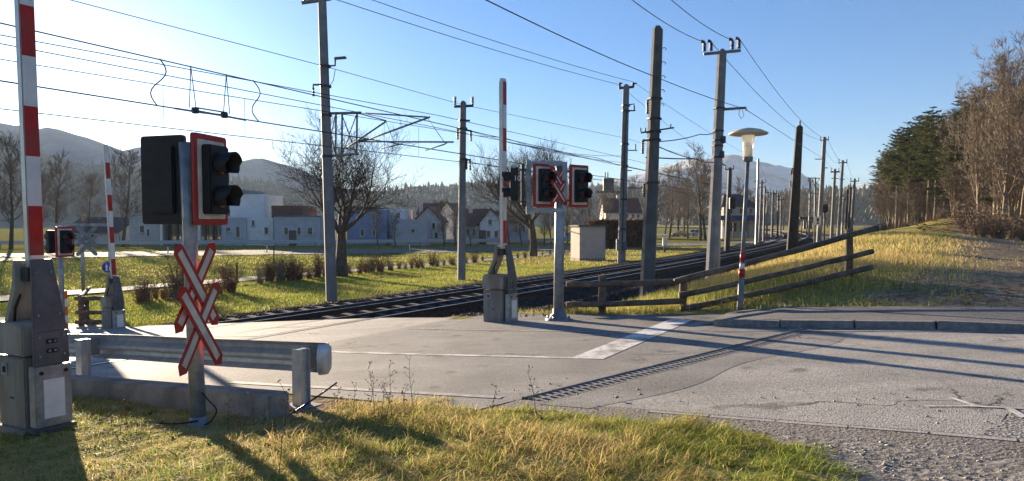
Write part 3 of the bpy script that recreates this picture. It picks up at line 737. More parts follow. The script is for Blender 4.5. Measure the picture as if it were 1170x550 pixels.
# ---- barrier machine (local x = towards the approach, y = along the track, z up)
def barrier(loc, label, boom_len=3.6, lean=(0, 0), first_red=True, rot=math.radians(-30), k=1.0):
    root = empty('level_crossing_barrier', loc, label, 'barrier', 'barriers of the level crossing', rot, local=True)
    b = lambda: MB()
    m_ = MB().box2((-.50, -.19, -.1), (-.02, .19, .03)); m_.build('foundation', 'concrete', root, .01)
    cab = MB().prism([(-.47, .03), (-.04, .03), (-.04, .64), (-.47, .64)], -.16, .16, lambda u, w, h: Vector((u, h, w))).build('cabinet', 'paint_grey', root, .012)
    MB().box2((-.40, -.168, .47), (-.30, -.158, .58)).build('lock_plate', 'galvanised', cab, .003)
    MB().box2((-.37, -.174, .50), (-.355, -.166, .55)).build('key_slot', 'black_matt', cab)
    MB().box2((-.345, -.174, .50), (-.33, -.166, .55)).build('key_slot', 'black_matt', cab)
    MB().box2((-.28, -.165, .28), (-.22, -.160, .295)).build('maker_plate', 'black_matt', cab)
    MB().prism([(-.485, .655), (-.028, .655), (-.028, .90), (-.12, .93), (-.42, .93), (-.485, .88)], -.175, .175, lambda u, w, h: Vector((u, h, w))).build('hood', 'paint_beige', root, .012)
    # far plate of the boom fork, leaning inwards
    MB().prism([(-.40, .93), (-.34, .93), (-.20, 1.22), (-.20, 1.46), (-.235, 1.46), (-.26, 1.24)], -.13, .13, lambda u, w, h: Vector((u, h, w))).build('fork_plate', 'paint_beige', root, .004)
    # near plate: a tapered sheet with a bent upper half
    def sheet_plate(u0, z0, u1, z1, h0, h1, th):
        return [(u0, -h0, z0), (u0, h0, z0), (u1, h1, z1), (u1, -h1, z1), (u0 + th, -h0, z0), (u0 + th, h0, z0), (u1 + th, h1, z1), (u1 + th, -h1, z1)]
    FQ = [(0, 1, 2, 3), (4, 7, 6, 5), (0, 4, 5, 1), (1, 5, 6, 2), (2, 6, 7, 3), (3, 7, 4, 0)]
    pl = MB(); pl.add(sheet_plate(.06, .58, .05, .86, .145, .14, .03), FQ); pl.add(sheet_plate(.05, .862, -.05, 1.47, .14, .085, .03), FQ)
    plate = pl.build('fork_plate', 'paint_grey_dark', root, .004)
    for (zz, yy) in ((.66, -.10), (.66, .10), (.82, -.10), (.82, .10), (1.0, -.085), (1.0, .085), (1.36, -.06), (1.36, .06)):
        uu = .095 if zz < .86 else .085 - (zz - .86) * .164
        MB().lathe([(.011, 0), (.011, .01)], (uu - .006, yy, zz), 8, Matrix.Rotation(math.pi / 2, 3, 'Y')).build('bolt', 'galvanised', plate)
    for zz in (.70, .78):
        MB().box2((.088, -.045, zz - .018), (.096, .045, zz + .018)).build('slot_plate', 'black_matt', plate, .003)
        for yy in (-.022, .022): MB().lathe([(.012, 0), (.012, .012)], (.093, yy, zz), 8, Matrix.Rotation(math.pi / 2, 3, 'Y')).build('bolt', 'galvanised', plate)
    leg = MB().box2((.0, -.15, .06), (.10, .15, .575)).build('counter_leg', 'galvanised', root, .006)
    MB().box2((.101, -.085, .13), (.106, .085, .46)).build('leg_panel', 'panel_white', leg)
    for yy in (-.1, .1): MB().lathe([(.016, 0), (.016, .014)], (.1, yy, .52), 8, Matrix.Rotation(math.pi / 2, 3, 'Y')).build('bolt', 'black_matt', leg)
    MB().box2((-.02, -.17, -.08), (.13, .17, .058)).build('leg_foot', 'concrete_dark', root, .006)
    MB().tube([(-.25, -.12, .94), (-.27, -.10, 1.05), (-.23, -.08, 1.15), (-.25, -.07, 1.27), (-.24, -.05, 1.36)], .012, 6).build('cable', 'black_matt', root)
    # boom
    u0 = -.135; z0 = 1.30; n = int(boom_len / .42)
    def bp(z): f = (z - z0); return u0 + lean[0] * f, lean[1] * f
    def seg(za, zb, hw, hv, du=0.0):
        ua, va = bp(za); ub, vb = bp(zb); vs = []
        for (u, v, z) in ((ua, va, za), (ub, vb, zb)):
            vs += [(u + du - hw, v - hv, z), (u + du + hw, v - hv, z), (u + du + hw, v + hv, z), (u + du - hw, v + hv, z)]
        return MB().add(vs, [(0, 3, 2, 1), (4, 5, 6, 7), (0, 1, 5, 4), (1, 2, 6, 5), (2, 3, 7, 6), (3, 0, 4, 7)])
    boom = seg(z0, 1.5 + boom_len, .040, .062).build('boom', 'aluminium', root, .012)
    for i in range(n):
        za = 1.5 + i * .42; zb = za + .42
        seg(za + .001, zb - .001, .003, .056, .0415).build('boom_stripe', 'red_reflective' if (i % 2 == 0) == first_red else 'white_reflective', boom)
        seg(za + .001, zb - .001, .003, .056, -.0415).build('boom_stripe', 'red_reflective' if (i % 2 == 0) == first_red else 'white_reflective', boom)
    ub, vb = bp(1.48)
    MB().box2((-.19, -.09, 1.28), (-.07, .09, 1.40)).build('boom_clamp', 'steel_dark', root, .006)
    return root

p = onG(56, 492); barrier((p.x, p.y, p.z), 'striped barrier with raised boom beside the galvanised guard rail', 4.6, (-.012, 0))
p = onG(582, 371); B2 = barrier((p.x, p.y, p.z), 'striped barrier with raised boom standing next to the signal post with the double cross frame', 3.0, (0, 0))
p = onS(135, 376.5, 18.7); barrier((p.x, p.y, g(p.x, p.y)), 'striped barrier with raised boom beside the round blue pedestrian sign', 3.4, (-.02, -.02))

# ---- signal heads: local x = facing, y = sideways, z up
def rrect(w, h, r, n=4):
    out = []
    for cx, cy, a0 in ((w / 2 - r, h / 2 - r, 0), (-w / 2 + r, h / 2 - r, 90), (-w / 2 + r, -h / 2 + r, 180), (w / 2 - r, -h / 2 + r, 270)):
        for k in range(n + 1):
            a = math.radians(a0 + 90 * k / n); out.append((cx + r * math.cos(a), cy + r * math.sin(a)))
    return out
def signal_head(parent, mtx, digits=False, border=True):
    fr = lambda u, w, h: Vector((h, u, w))
    hs = xf(MB().box2((-.05, -.135, -.29), (.10, .135, .29)), mtx).build('signal_head', 'black_matt', parent, .012)
    if border:
        xf(MB().prism(rrect(.46, .76, .03), -.012, .012, fr), mtx).build('back_board', 'red_reflective', hs)
        xf(MB().prism(rrect(.37, .66, .012), .0125, .017, fr), mtx).build('board_field', 'cream_reflective', hs)
        xf(MB().prism(rrect(.462, .762, .03), -.020, -.0125, fr), mtx).build('board_rear', 'black_matt', hs)
    for zz in (.125, -.155):
        # visor: open half tube
        vs, fs = [], []; N = 14
        for i in range(N + 1):
            a = math.radians(-35 + 250 * i / N)
            for (r, xx) in ((.100, .10), (.108, .245 if 60 > abs(i - N / 2) * 12 else .215)):
                vs.append((xx, r * math.cos(a), zz + r * math.sin(a)))
            for (r, xx) in ((.104, .10), (.112, .245 if 60 > abs(i - N / 2) * 12 else .215)):
                vs.append((xx, r * math.cos(a), zz + r * math.sin(a)))
        for i in range(N):
            o, q = i * 4, (i + 1) * 4
            fs += [(o, o + 1, q + 1, q), (o + 2, q + 2, q + 3, o + 3), (o + 1, o + 3, q + 3, q + 1)]
        xf(MB().add(vs, fs, True), mtx).build('visor', 'black_matt', hs)
        xf(MB().lathe([(.088, 0), (.08, .012), (.04, .02)], (.10, 0, zz), 14, Matrix.Rotation(math.pi / 2, 3, 'Y')), mtx).build('lens', 'lens_dark', hs)
    if digits:
        cu = bpy.data.curves.new('digits', 'FONT'); cu.body = '10'; cu.size = .15; cu.extrude = .001; cu.align_x = 'CENTER'; cu.align_y = 'CENTER'
        to = bpy.data.objects.new('digits_curve', cu); COL.objects.link(to); bpy.context.view_layer.update()
        dg = bpy.context.evaluated_depsgraph_get(); me = bpy.data.meshes.new_from_object(to.evaluated_get(dg)); bpy.data.objects.remove(to)
        # on the housing's side that looks at the road
        R = Matrix(((1, 0, 0, .02), (0, 0, -1, -.137), (0, 1, 0, .14), (0, 0, 0, 1)))
        me.transform(mtx @ R); off = ORG.get(parent.as_pointer(), Vector()); me.transform(Matrix.Translation(-off))
        me.materials.clear(); me.materials.append(M['white_reflective'])
        o = bpy.data.objects.new('number_ten', me); COL.objects.link(o); o.parent = hs
    return hs

def cross_boards(parent, mtx, L=.92, w=.125, gap=.30, ang=48, back=False, narrow=1.0):
    """double St Andrew's cross; local x = facing"""
    k = 0
    for dz in (0, -gap):
        for sg in (1, -1):
            a = math.radians(ang) * sg
            pts = [(-L / 2, 0), (-L / 2 + w * .45, -w / 2), (L / 2 - w * .45, -w / 2), (L / 2, 0), (L / 2 - w * .45, w / 2), (-L / 2 + w * .45, w / 2)]
            def fr(u, q, h, a=a, dz=dz, k=k): return mtx @ Vector((h + .014 * k, (u * math.cos(a) - q * math.sin(a)) * narrow, dz + u * math.sin(a) + q * math.cos(a)))
            bd = MB().prism(pts, 0, .006, fr).build('cross_arm', 'galvanised_dull' if back else 'red_reflective', parent)
            if not back:
                L2, w2 = L - .17, w - .066
                pin = [(-L2 / 2, -w2 / 2), (L2 / 2, -w2 / 2), (L2 / 2, w2 / 2), (-L2 / 2, w2 / 2)]
                MB().prism(pin, .0062, .0085, fr).build('arm_stripe', 'cream_reflective', bd)
            k += 1

# near signal with the crossing sign
pb = onG(227, 486); pt = at(212, 163, pb.y)
sig = empty('crossing_signal', tuple(pb), 'signal post with two dark lamp heads and a red and white double crossing sign', 'crossing signal')
ax = (pt - pb)
MB().tube([pb - ax * .03, pb + ax * .3, pb + ax * .7, pt], [.068, .066, .060, .056], 14).build('post', 'galvanised', sig)
MB().lathe([(.1, 0), (.1, .02), (.075, .06), (.07, .10)], pb - Vector((0, 0, .02)), 12).build('post_collar', 'galvanised_dull', sig)
A1 = math.radians(-12)
hc = onPlane(241, 206, (pb.x + .30, pb.y - .02), (1, 0)); hc = at(240, 206, pb.y - .04)
signal_head(sig, T(*hc) @ rz(A1))
hc2 = at(188, 206, pb.y + .06)
hb = signal_head(sig, T(*hc2) @ rz(math.radians(72)))
for zz in (-.2, .22):
    MB().tube([hc2 + Vector((0, -.04, zz)), Vector((pt.x + .02, pb.y, hc.z + zz)), hc + Vector((-.05, .02, zz))], .018, 8).build('bracket', 'black_matt', sig)
cc = at(223.5, 327, pb.y - .1)
cross_boards(sig, T(*cc) @ rz(math.radians(-12)), L=.92, gap=.35, w=.13, ang=53)
MB().tube(curve([pb + Vector((.04, -.03, .0)), pb + Vector((.13, -.06, .05)), pb + Vector((.17, -.03, .14)), pb + Vector((.11, -.06, .24)), pb + Vector((.06, -.06, .30))]), .007, 8).build('cable', 'black_matt', sig)
MB().tube(curve([pb + Vector((.03, -.08, .06)), pb + Vector((-.06, -.10, .05)), pb + Vector((-.2, -.06, .03)), pb + Vector((-.34, .0, .02))]), .009, 8).build('cable', 'black_matt', sig)

# right signal: post, steel frame with cross, three heads
pb = onG(638, 366.5); Yp = pb.y
sg2 = empty('crossing_signal', tuple(pb), 'signal post with a steel frame holding the crossing sign between three lamp heads', 'crossing signal')
pt = at(640, 187, Yp)
MB().tube([pb, pb.lerp(pt, .5), pt], [.095, .088, .075], 12).build('post', 'galvanised', sg2)
MB().lathe([(.24, -.05), (.24, .04), (.16, .05), (.15, .11), (.11, .13), (.105, .22)], pb, 12).build('base_flange', 'galvanised_dull', sg2)
for a in range(6):
    MB().lathe([(.02, 0), (.02, .05)], pb + Vector((.19 * math.cos(a * 1.047), .19 * math.sin(a * 1.047), .04)), 6).build('bolt', 'galvanised', sg2)
fa = [at(x, y, Yp - .05) for x, y in ((604, 186), (645, 188), (645, 239), (604, 242))]
for i in range(4):
    a, b_ = fa[i], fa[(i + 1) % 4]; d = (b_ - a).normalized() * .03
    vert = abs(d.z) > .02
    c = (a + b_) / 2; sz = (.09, .09, (b_ - a).length + .09) if vert else ((b_ - a).length - .09, .088, .088)
    MB().box(c, sz).build('frame_tube', 'galvanised', sg2, .006)
signal_head(sg2, T(*at(621, 212, Yp - .16)) @ rz(math.radians(-52)))
signal_head(sg2, T(*at(661.5, 213, Yp - .05)) @ rz(math.radians(-50)))
signal_head(sg2, T(*at(589, 211, Yp - .05)) @ rz(math.radians(181)) , digits=False, border=False)
hd = sg2.children[-1]
# the side of the left head carries a number
lc = at(589, 211, Yp - .05)
cu = bpy.data.curves.new('digits', 'FONT'); cu.body = '10'; cu.size = .13; cu.extrude = .001; cu.align_x = 'CENTER'; cu.align_y = 'CENTER'
to = bpy.data.objects.new('digits_curve', cu); COL.objects.link(to); bpy.context.view_layer.update()
me = bpy.data.meshes.new_from_object(to.evaluated_get(bpy.context.evaluated_depsgraph_get())); bpy.data.objects.remove(to)
me.transform(T(*(lc + Vector((.03, -.1385, .10)) - pb)) @ Matrix.Rotation(math.pi / 2, 4, 'X'))
me.materials.clear(); me.materials.append(M['white_reflective'])
o = bpy.data.objects.new('number', me); COL.objects.link(o); o.parent = hd
MB().prism(rrect(.06, .74, .01), -.2, .2, lambda u, w, h: lc + Vector((.13 + u, h * .75, w))).build('back_board', 'steel_dark', hd)
cross_boards(sg2, T(*at(637.5, 205, Yp - .13)) @ rz(math.radians(-62)), L=.56, gap=.24, w=.09, ang=55)
for (x0, x1, y) in ((595, 606, 194), (595, 606, 231), (644, 654, 196), (644, 654, 229)):
    MB().tube([at(x0, y, Yp - .05), at(x1, y, Yp - .05)], .018, 6).build('bracket', 'black_matt', sg2)

# signal on the other side of the tracks
q = onS(70, 320, 19.2); gq = g(q.x, q.y); Yq = q.y
sg3 = empty('crossing_signal', (q.x, q.y, gq), 'small distant crossing signal with red bordered lamp head seen beyond the tracks', 'crossing signal')
MB().tube([(q.x, q.y, gq), (q.x, q.y, at(70, 258, Yq).z)], .06, 10).build('post', 'galvanised', sg3)
signal_head(sg3, T(*at(74, 276.5, Yq - .1)) @ rz(math.radians(-28)))
signal_head(sg3, T(*at(61, 276.5, Yq + .05)) @ rz(math.radians(150)), border=False)
# steel sign frame by the far barrier, cross seen from behind
Yf = 24.0
bq = at(126, 300, Yf); gq = g(bq.x, bq.y)
fr3 = empty('sign_frame', (bq.x, bq.y, gq), 'grey steel portal frame holding a crossing sign seen from behind', 'sign frame')
MB().tube([(bq.x, bq.y, gq), at(125.5, 256, Yf)], .07, 8).build('post', 'galvanised', fr3)
MB().box((at(64, 257, Yf) + at(127, 257, Yf)) / 2, ((at(127, 257, Yf) - at(64, 257, Yf)).length, .1, .09)).build('beam', 'galvanised', fr3, .005)
b2 = at(94, 300, Yf); MB().tube([(b2.x, b2.y, g(b2.x, b2.y)), at(93.5, 258, Yf)], .055, 8).build('post', 'galvanised', fr3)
cross_boards(fr3, T(*at(99, 270, Yf - .1)) @ rz(math.radians(-70)), L=.9, gap=.3, w=.12, back=True)

# blue round pedestrian sign on its pole
q = onS(127, 372, 19.4); gq = g(q.x, q.y); Yq = q.y
bs = empty('pedestrian_sign', (q.x, q.y, gq), 'round blue sign with white walking figures beside the far barrier', 'road sign')
MB().tube([(q.x, q.y, gq), at(127.5, 291, Yq)], .03, 8).build('pole', 'galvanised', bs)
dc = at(123, 305.5, Yq - .15); r = (at(128.5, 305, Yq) - at(118.5, 305, Yq)).length / 2 * 1.25
faced = Matrix.Rotation(math.pi / 2, 3, 'X')
MB().lathe([(r, 0), (r, .01)], dc, 24, faced).build('disc', 'sign_blue', bs)
def person_flat(cx, cz, h):
    mb = MB(); P0 = dc + Vector((cx, -.012, cz))
    fr = lambda u, w, hh: P0 + Vector((u * h, -hh, w * h))
    mb.prism([(.07 * math.cos(a), .42 + .07 * math.sin(a)) for a in np.arange(0, 6.28, .7)], 0, .004, fr)
    mb.prism([(-.12, .32), (.12, .32), (.16, .0), (.09, .0), (.08, -.02), (.14, -.5), (.04, -.5), (0, -.12), (-.05, -.5), (-.15, -.5), (-.08, -.02), (-.1, 0), (-.17, .0)], 0, .004, fr)
    mb.build('figure', 'white_reflective', bs)
person_flat(-.02, .0, r * 1.35); person_flat(r * .42, -r * .25, r * .8)

# orange and white marker post
q = onS(76, 372, 20.2); gq = g(q.x, q.y)
mk = empty('marker_post', (q.x, q.y, gq), 'thin orange and white marker post beside the far road edge', 'marker post')
z1 = at(74, 332, q.y).z
for i in range(5):
    za = gq + (z1 - gq) * i / 5; zb = gq + (z1 - gq) * (i + 1) / 5
    MB().tube([(q.x, q.y, za), (q.x, q.y, zb - .002)], .045, 8).build('band', 'orange_marker' if i % 2 == 0 or i == 4 else 'white_reflective', mk)

# ---- guard rail beside the road (seen from behind)
gr0, gr1 = 4.98, 9.6; GT = 5.14
q = ST(7, GT)
gr = empty('guard_rail', (q[0], q[1], float(base_z(7))), 'short galvanised guard rail standing at the road edge behind the striped crossing sign', 'guard rail')
prof = [(-.04, .0), (.035, .045), (.04, .085), (-.05, .13), (-.05, .16), (.04, .205), (.035, .245), (-.04, .29)]
prof = prof + [(a - .006, b_) for a, b_ in prof[::-1]]
n = 30; vs = []
for i in range(n + 1):
    s = gr0 + (gr1 - gr0) * i / n
    dt = 0
    for du, dz in prof:
        x, y = ST(s, GT + du + dt); vs.append((x, y, float(base_z(s)) + .29 + dz))
k = len(prof)
fs = [(i * k + j, i * k + (j + 1) % k, (i + 1) * k + (j + 1) % k, (i + 1) * k + j) for i in range(n) for j in range(k)] + [tuple(range(k))]
MB().add(vs, fs, False).build('beam', 'galvanised_bright', gr)
# rounded end piece
vs, fs = [], []
half = prof[:len(prof) // 2]; hn = len(half)
for i in range(13):
    a = math.pi * .92 * i / 12
    for du, dz in half:
        r_ = .09 - .03 * abs(dz / .145 - 1) ** 4; s = gr0 + .01 - r_ * math.sin(a) * 1.1; tt = GT - .085 + r_ * math.cos(a)
        x, y = ST(s, tt); vs.append((x, y, float(base_z(s)) + .29 + dz))
fs = [(i * hn + j, i * hn + j + 1, (i + 1) * hn + j + 1, (i + 1) * hn + j) for i in range(12) for j in range(hn - 1)]
MB().add(vs, fs, True).build('end_cap', 'galvanised_bright', gr)
for s in (5.14, 8.75):
    x, y = ST(s, GT - .20); z = float(base_z(s))
    R30 = Matrix.Rotation(math.radians(-30), 3, 'Z')
    po = MB().box((x, y, z + .24), (.055, .11, .60), R30)
    for e in (-1, 1):
        xx, yy = ST(s, GT - .20 + e * .055); po.box((xx, yy, z + .24), (.12, .010, .60), R30)
    pst = po.build('post', 'galvanised_bright', gr, .002)
    xx, yy = ST(s, GT - .085); MB().box((xx, yy, z + .44), (.10, .12, .20), R30).build('spacer', 'galvanised_dull', gr, .004)
    xx, yy = ST(s, GT - .20); MB().box((xx, yy, z - .03 + .03), (.30, .26, .02), R30).build('foot_plate', 'galvanised_dull', gr, .002)
    for e in (-1, 1):
        xx, yy = ST(s + e * .1, GT - .28); MB().lathe([(.018, 0), (.018, .03)], (xx, yy, z + .01), 6).build('bolt', 'galvanised', gr)
# low concrete beam
cb = []
for (s, t) in ((5.08, 4.50), (9.2, 4.42), (9.2, 4.66), (5.08, 4.74)):
    x, y = ST(s, t); cb.append(Vector((x, y, float(base_z(s)))))
mb = MB(); mb.add([p + Vector((0, 0, -.12)) for p in cb] + [p + Vector((0, 0, .185)) for p in cb], [(0, 3, 2, 1), (4, 5, 6, 7), (0, 1, 5, 4), (1, 2, 6, 5), (2, 3, 7, 6), (3, 0, 4, 7)])
mb.build('concrete_beam', 'concrete', None, .015, 'low weathered concrete beam lying along the verge in front of the guard rail', 'concrete beam')
x, y = ST(4.9, 4.7); z0 = g(x, y)
MB().tube([(x - .08, y - .05, z0 + .02), (x + .05, y, z0 + .10), (x + .2, y + .06, z0 + .2), (x + .3, y + .12, z0 + .27)], .008, 6).build('loose_pipe', 'black_matt', None, 0, 'thin dark pipe poking up beside the end post of the guard rail', 'pipe')

# ---- wooden fences
def log_fence(name, label, posts, rails, rr=.055, pr=.075):
    b0 = posts[0][0]
    root = empty(name, tuple(b0), label, 'fence')
    for (a, b_) in posts:
        a = Vector(a); b_ = Vector(b_); pts = [a.lerp(b_, k / 5) for k in range(6)]
        MB().tube([p + Vector((random.uniform(-.008, .008), random.uniform(-.008, .008), 0)) for p in pts], [pr * random.uniform(.92, 1.06) for _ in pts], 10).build('post', 'wood_weathered', root)
    for (a, b_) in rails:
        a = Vector(a); b_ = Vector(b_); n = 12; pts = []
        for k in range(n + 1): pts.append(a.lerp(b_, k / n) + Vector((0, 0, random.uniform(-.008, .008) - .02 * math.sin(math.pi * k / n))))
        MB().tube(pts, [rr * random.uniform(.9, 1.1) for _ in pts], 10).build('rail', 'wood_weathered', root)
    return root
def pst(px, py0, py1, Y):
    a = at(px, py1, Y); z = min(a.z, g(a.x, a.y)) - .15; return (Vector((a.x, a.y, z)), at(px + .5, py0, Y))
yl, yr_ = 14.25, 15.0
log_fence('rail_fence', 'low weathered wooden fence of two level rails next to the signal post',
          [pst(688, 314.5, 361, yl), pst(780.5, 317, 358, yl)],
          [(at(647, 325, yl - .13), at(783, 321, yl - .13)), (at(647, 348, yl - .13), at(782, 344, yl - .13))])
log_fence('rail_fence', 'weathered wooden fence of three rails climbing the grass bank behind the lamp post',
          [pst(970, 262, 309, yr_)],
          [(at(771, 322, yl - .28), at(1002, 260.5, yr_ - .15)), (at(776, 338, yl - .28), at(997, 287.5, yr_ - .15)), (at(778, 354, yl - .28), at(996, 305.5, yr_ - .15))])
q = onS(92, 371, 20.5); Yq = q.y
log_fence('rail_fence', 'short wooden barrier fence of three rails beside the far barrier',
          [pst(92.5, 339, 374, Yq), pst(98.5, 341, 371, Yq + 1.0)],
          [(at(86, 341, Yq - .12), at(127, 340, Yq - .12)), (at(87, 357, Yq - .12), at(127, 356, Yq - .12)), (at(87, 368, Yq - .12), at(127, 367, Yq - .12)), (at(91, 340, Yq - .1), at(102, 329, Yq + 3)), (at(94, 352, Yq - .1), at(99, 345, Yq + 3))], .06, .075)

# ---- lamp post
q = onG(845, 357); Yl = q.y
lp = empty('lamp_post', tuple(q), 'slender grey lamp post with a flat mushroom shade beside the footpath', 'street lamp')
tp = at(854.5, 182, Yl)
mid = q.lerp(tp, .22)
MB().tube([q - Vector((0, 0, .1)), mid], [.058, .054], 12).build('pole_sleeve', 'galvanised_dull', lp)
MB().tube([mid, tp], [.038, .034], 12).build('pole', 'galvanised_dull', lp)
def lerp_y(y): return q.lerp(tp, (357 - y) / (357 - 182))
for (ya, yb, mm) in ((316, 307.5, 'red_reflective'), (307, 300.5, 'white_reflective'), (298, 288, 'red_reflective')):
    a, b_ = lerp_y(ya), lerp_y(yb); MB().tube([a, b_], .060 if ya > 312 else .046, 12).build('marker_band', mm, lp)
MB().lathe([(.05, -.05), (.085, -.04), (.09, .0), (.09, .04)], tp, 16).build('lantern_base', 'paint_grey', lp)
zt = at(855, 155, Yl).z
MB().lathe([(.085, .042), (.115, zt - tp.z - .002)], tp, 18).build('lantern_glass', 'lamp_glass', lp)
MB().lathe([(.045, .05), (.05, .26), (.02, .30)], tp, 12).build('bulb', 'panel_white', lp)
tc = Vector((tp.x, tp.y, zt))
MB().lathe([(.115, 0), (.33, .012), (.352, .03), (.345, .045), (.22, .10), (.06, .135)], tc, 28).build('shade', 'lamp_shade_lit', lp)

# ================================================================== overhead line masts
def insulator(mb, p, d, L=.3, r=.05):
    p = Vector(p); d = Vector(d).normalized(); q = d.to_track_quat('Z', 'Y').to_matrix(); pr = []
    n = 6
    for i in range(n):
        z = L * i / n; pr += [(r * .45, z), (r, z + L / n * .35), (r * .45, z + L / n * .7)]
    mb.lathe(pr, p, 8, q); return mb
def mast(name, label, b, t, r0, r1, mat, group, sides=8, cat='mast'):
    root = empty(name, tuple(b), label, cat, group)
    b = Vector(b); t = Vector(t)
    MB().tube([b + (b - t).normalized() * .4, b.lerp(t, .33), b.lerp(t, .66), t], [r0 * 1.02, r0 + (r1 - r0) * .33, r0 + (r1 - r0) * .66, r1], sides, smooth=False).build('shaft', mat, root)
    MB().tube([t, t + Vector((0, 0, r1 * .7))], [r1 * 1.0, r1 * .45], sides, smooth=False).build('cap', mat, root)
    return root
def band(root, p, r, h=.08, mat='steel_dark', sides=8):
    MB().tube([Vector(p) - Vector((0, 0, h / 2)), Vector(p) + Vector((0, 0, h / 2))], r, sides, smooth=False).build('band_clamp', mat, root)
def rod(root, pts, r, mat='galvanised_dull', name='arm', sides=6):
    return MB().tube(pts, r, sides).build(name, mat, root)
def ins(root, p, d, L=.35, r=.055):
    return insulator(MB(), p, d, L, r).build('insulator', 'porcelain', root)

GRP = 'overhead line masts'
DN = (-NV.x, -NV.y)
# mast A with the cantilevers
pa = onS(379, 346, 18.9); pa.z = g(pa.x, pa.y); ta = at(367.5, -14, pa.y)
mA = mast('catenary_mast', 'pale concrete catenary mast with a lattice bracket and long cantilever arms', pa, ta, .21, .15, 'concrete_mast', GRP)
PA = lambda x, y: onPlane(x, y, (pa.x, pa.y), DN)
rod(mA, [at(345, 3.5, pa.y), at(378, -1.5, pa.y)], .07, 'galvanised_dull', 'cross_arm')
ins(mA, at(348, 3, pa.y), (0, 0, 1), .4)
for yy in (76, 99, 132, 179): band(mA, at(371.5 + (yy - 76) * .02, yy, pa.y), .21)
# small lamp and bracket
rod(mA, [at(372, 76, pa.y), at(383, 75, pa.y), at(383, 66, pa.y)], .035, name='lamp_bracket')
MB().box(at(389, 66.5, pa.y), (.42, .2, .07), Matrix.Rotation(-.08, 3, 'Y')).build('lamp_head', 'paint_grey', mA, .02)
rod(mA, [at(372, 97, pa.y), at(358, 97, pa.y), at(358, 103, pa.y)], .04, name='bracket')
ins(mA, at(358, 101, pa.y), (0, 0, -1), .3)
rod(mA, [at(383, 80, pa.y), at(381, 92, pa.y), at(376, 99, pa.y)], .012, 'wire', 'cable')
for (a, b_) in (((368, 130), (412, 129)), ((370, 179), (409, 176))): rod(mA, [PA(*a), PA(*b_)], .05)
for x in (384, 391, 408): rod(mA, [PA(x, 128), PA(x - .5, 178)], .036)
for (a, b_) in (((374, 132), (383, 176)), ((383, 132), (374, 176)), ((391, 132), (407, 176)), ((407, 132), (391, 176)), ((368, 130), (368, 179))): rod(mA, [PA(*a), PA(*b_)], .02)
ins(mA, PA(404, 129), Vector(PA(420, 130)) - PA(404, 129), .35, .05)
rod(mA, [PA(418, 129.5), PA(488, 134)], .028, name='stay_tube')
ins(mA, PA(410, 162), Vector(PA(420, 159)) - PA(410, 162), .35, .05)
rod(mA, [PA(414, 162), PA(491, 134)], .032, name='cantilever_tube')
rod(mA, [PA(395, 170), PA(441, 139)], .03, name='cantilever_tube')
rod(mA, [PA(403, 128), PA(441, 138)], .022, name='stay_tube')
rod(mA, [PA(410, 162), PA(518, 162.5)], .03, name='registration_tube')
rod(mA, [PA(436, 170), PA(456, 165), PA(460, 165)], .022, name='steady_arm')
rod(mA, [PA(486, 172), PA(508, 165), PA(511, 163)], .022, name='steady_arm')
rod(mA, [PA(489, 136), PA(508, 163)], .010, 'wire', 'dropper'); rod(mA, [PA(441, 139), PA(450, 162)], .010, 'wire', 'dropper')
# mast B
pbm = at(527, 318, 37.0); pbm.z = g(pbm.x, pbm.y); tb = at(529, 118, 37.0); Yb = 37.0
mB = mast('catenary_mast', 'slim concrete mast with two upright insulators on its short top arm', pbm, tb, .21, .16, 'concrete_mast', GRP)
rod(mB, [at(519, 122, Yb), at(541, 121, Yb)], .07, 'steel_dark', 'cross_arm')
for x in (520, 540): ins(mB, at(x, 120, Yb), (0, 0, 1), .42, .09)
for (xx, y0) in ((523, 148.5), (538, 150.5), (533, 183), (537, 184)): ins(mB, at(xx, y0, Yb - .1), (0, 0, -1), .5, .08)
rod(mB, [at(522, 147, Yb), at(539, 150, Yb)], .05, 'steel_dark'); rod(mB, [at(524, 138, Yb), at(537, 138, Yb)], .05, 'steel_dark'); rod(mB, [at(524, 182, Yb), at(538, 183, Yb)], .05, 'steel_dark')
for yy in (138, 147, 182): band(mB, at(528.8, yy, Yb), .23)
# mast C with transformer
Yc = 52.0
pc = at(710, 300, Yc); pc.z = g(pc.x, pc.y)
mC = mast('transformer_mast', 'tall steel mast carrying a grey transformer box on a side arm', pc, at(715.5, 99, Yc), .29, .22, 'concrete_mast', GRP, 10)
rod(mC, [at(707, 101, Yc), at(724, 99.5, Yc)], .09, 'steel_dark', 'cross_arm')
for x in (708, 723.5): ins(mC, at(x, 100, Yc), (0, 0, 1), .35, .12); rod(mC, [at(x, 96.5, Yc), at(x + (4 if x > 715 else 3), 95, Yc)], .05, 'porcelain')
for yy in (121, 127, 165, 190, 228, 262): band(mC, at(715.5 - (yy - 99) * .027, yy, Yc), .31, .12)
rod(mC, [at(711, 127, Yc), at(726, 126.5, Yc)], .05, 'steel_dark'); ins(mC, at(724.5, 126, Yc), (0, 0, 1), .35, .09)
rod(mC, [at(716, 120, Yc), at(725, 119, Yc)], .04, 'steel_dark')
for (x0, x1, y) in ((713, 728, 172), (710, 722, 195), (709, 738, 215), (680, 709, 219.5)): rod(mC, [at(x0, y, Yc), at(x1, y, Yc)], .04, 'steel_dark')
ins(mC, at(726, 171, Yc), (0, 0, 1), .4, .07)
tf = MB().box((at(690, 211, Yc) + at(700, 211, Yc)) / 2, (.72, .6, (at(694, 203, Yc) - at(694, 217, Yc)).length)).build('transformer', 'paint_grey', mC, .02)
for x in (691.5, 694.5): rod(mC, [at(x, 203.5, Yc), at(x, 197, Yc)], .04, 'porcelain', 'bushing')
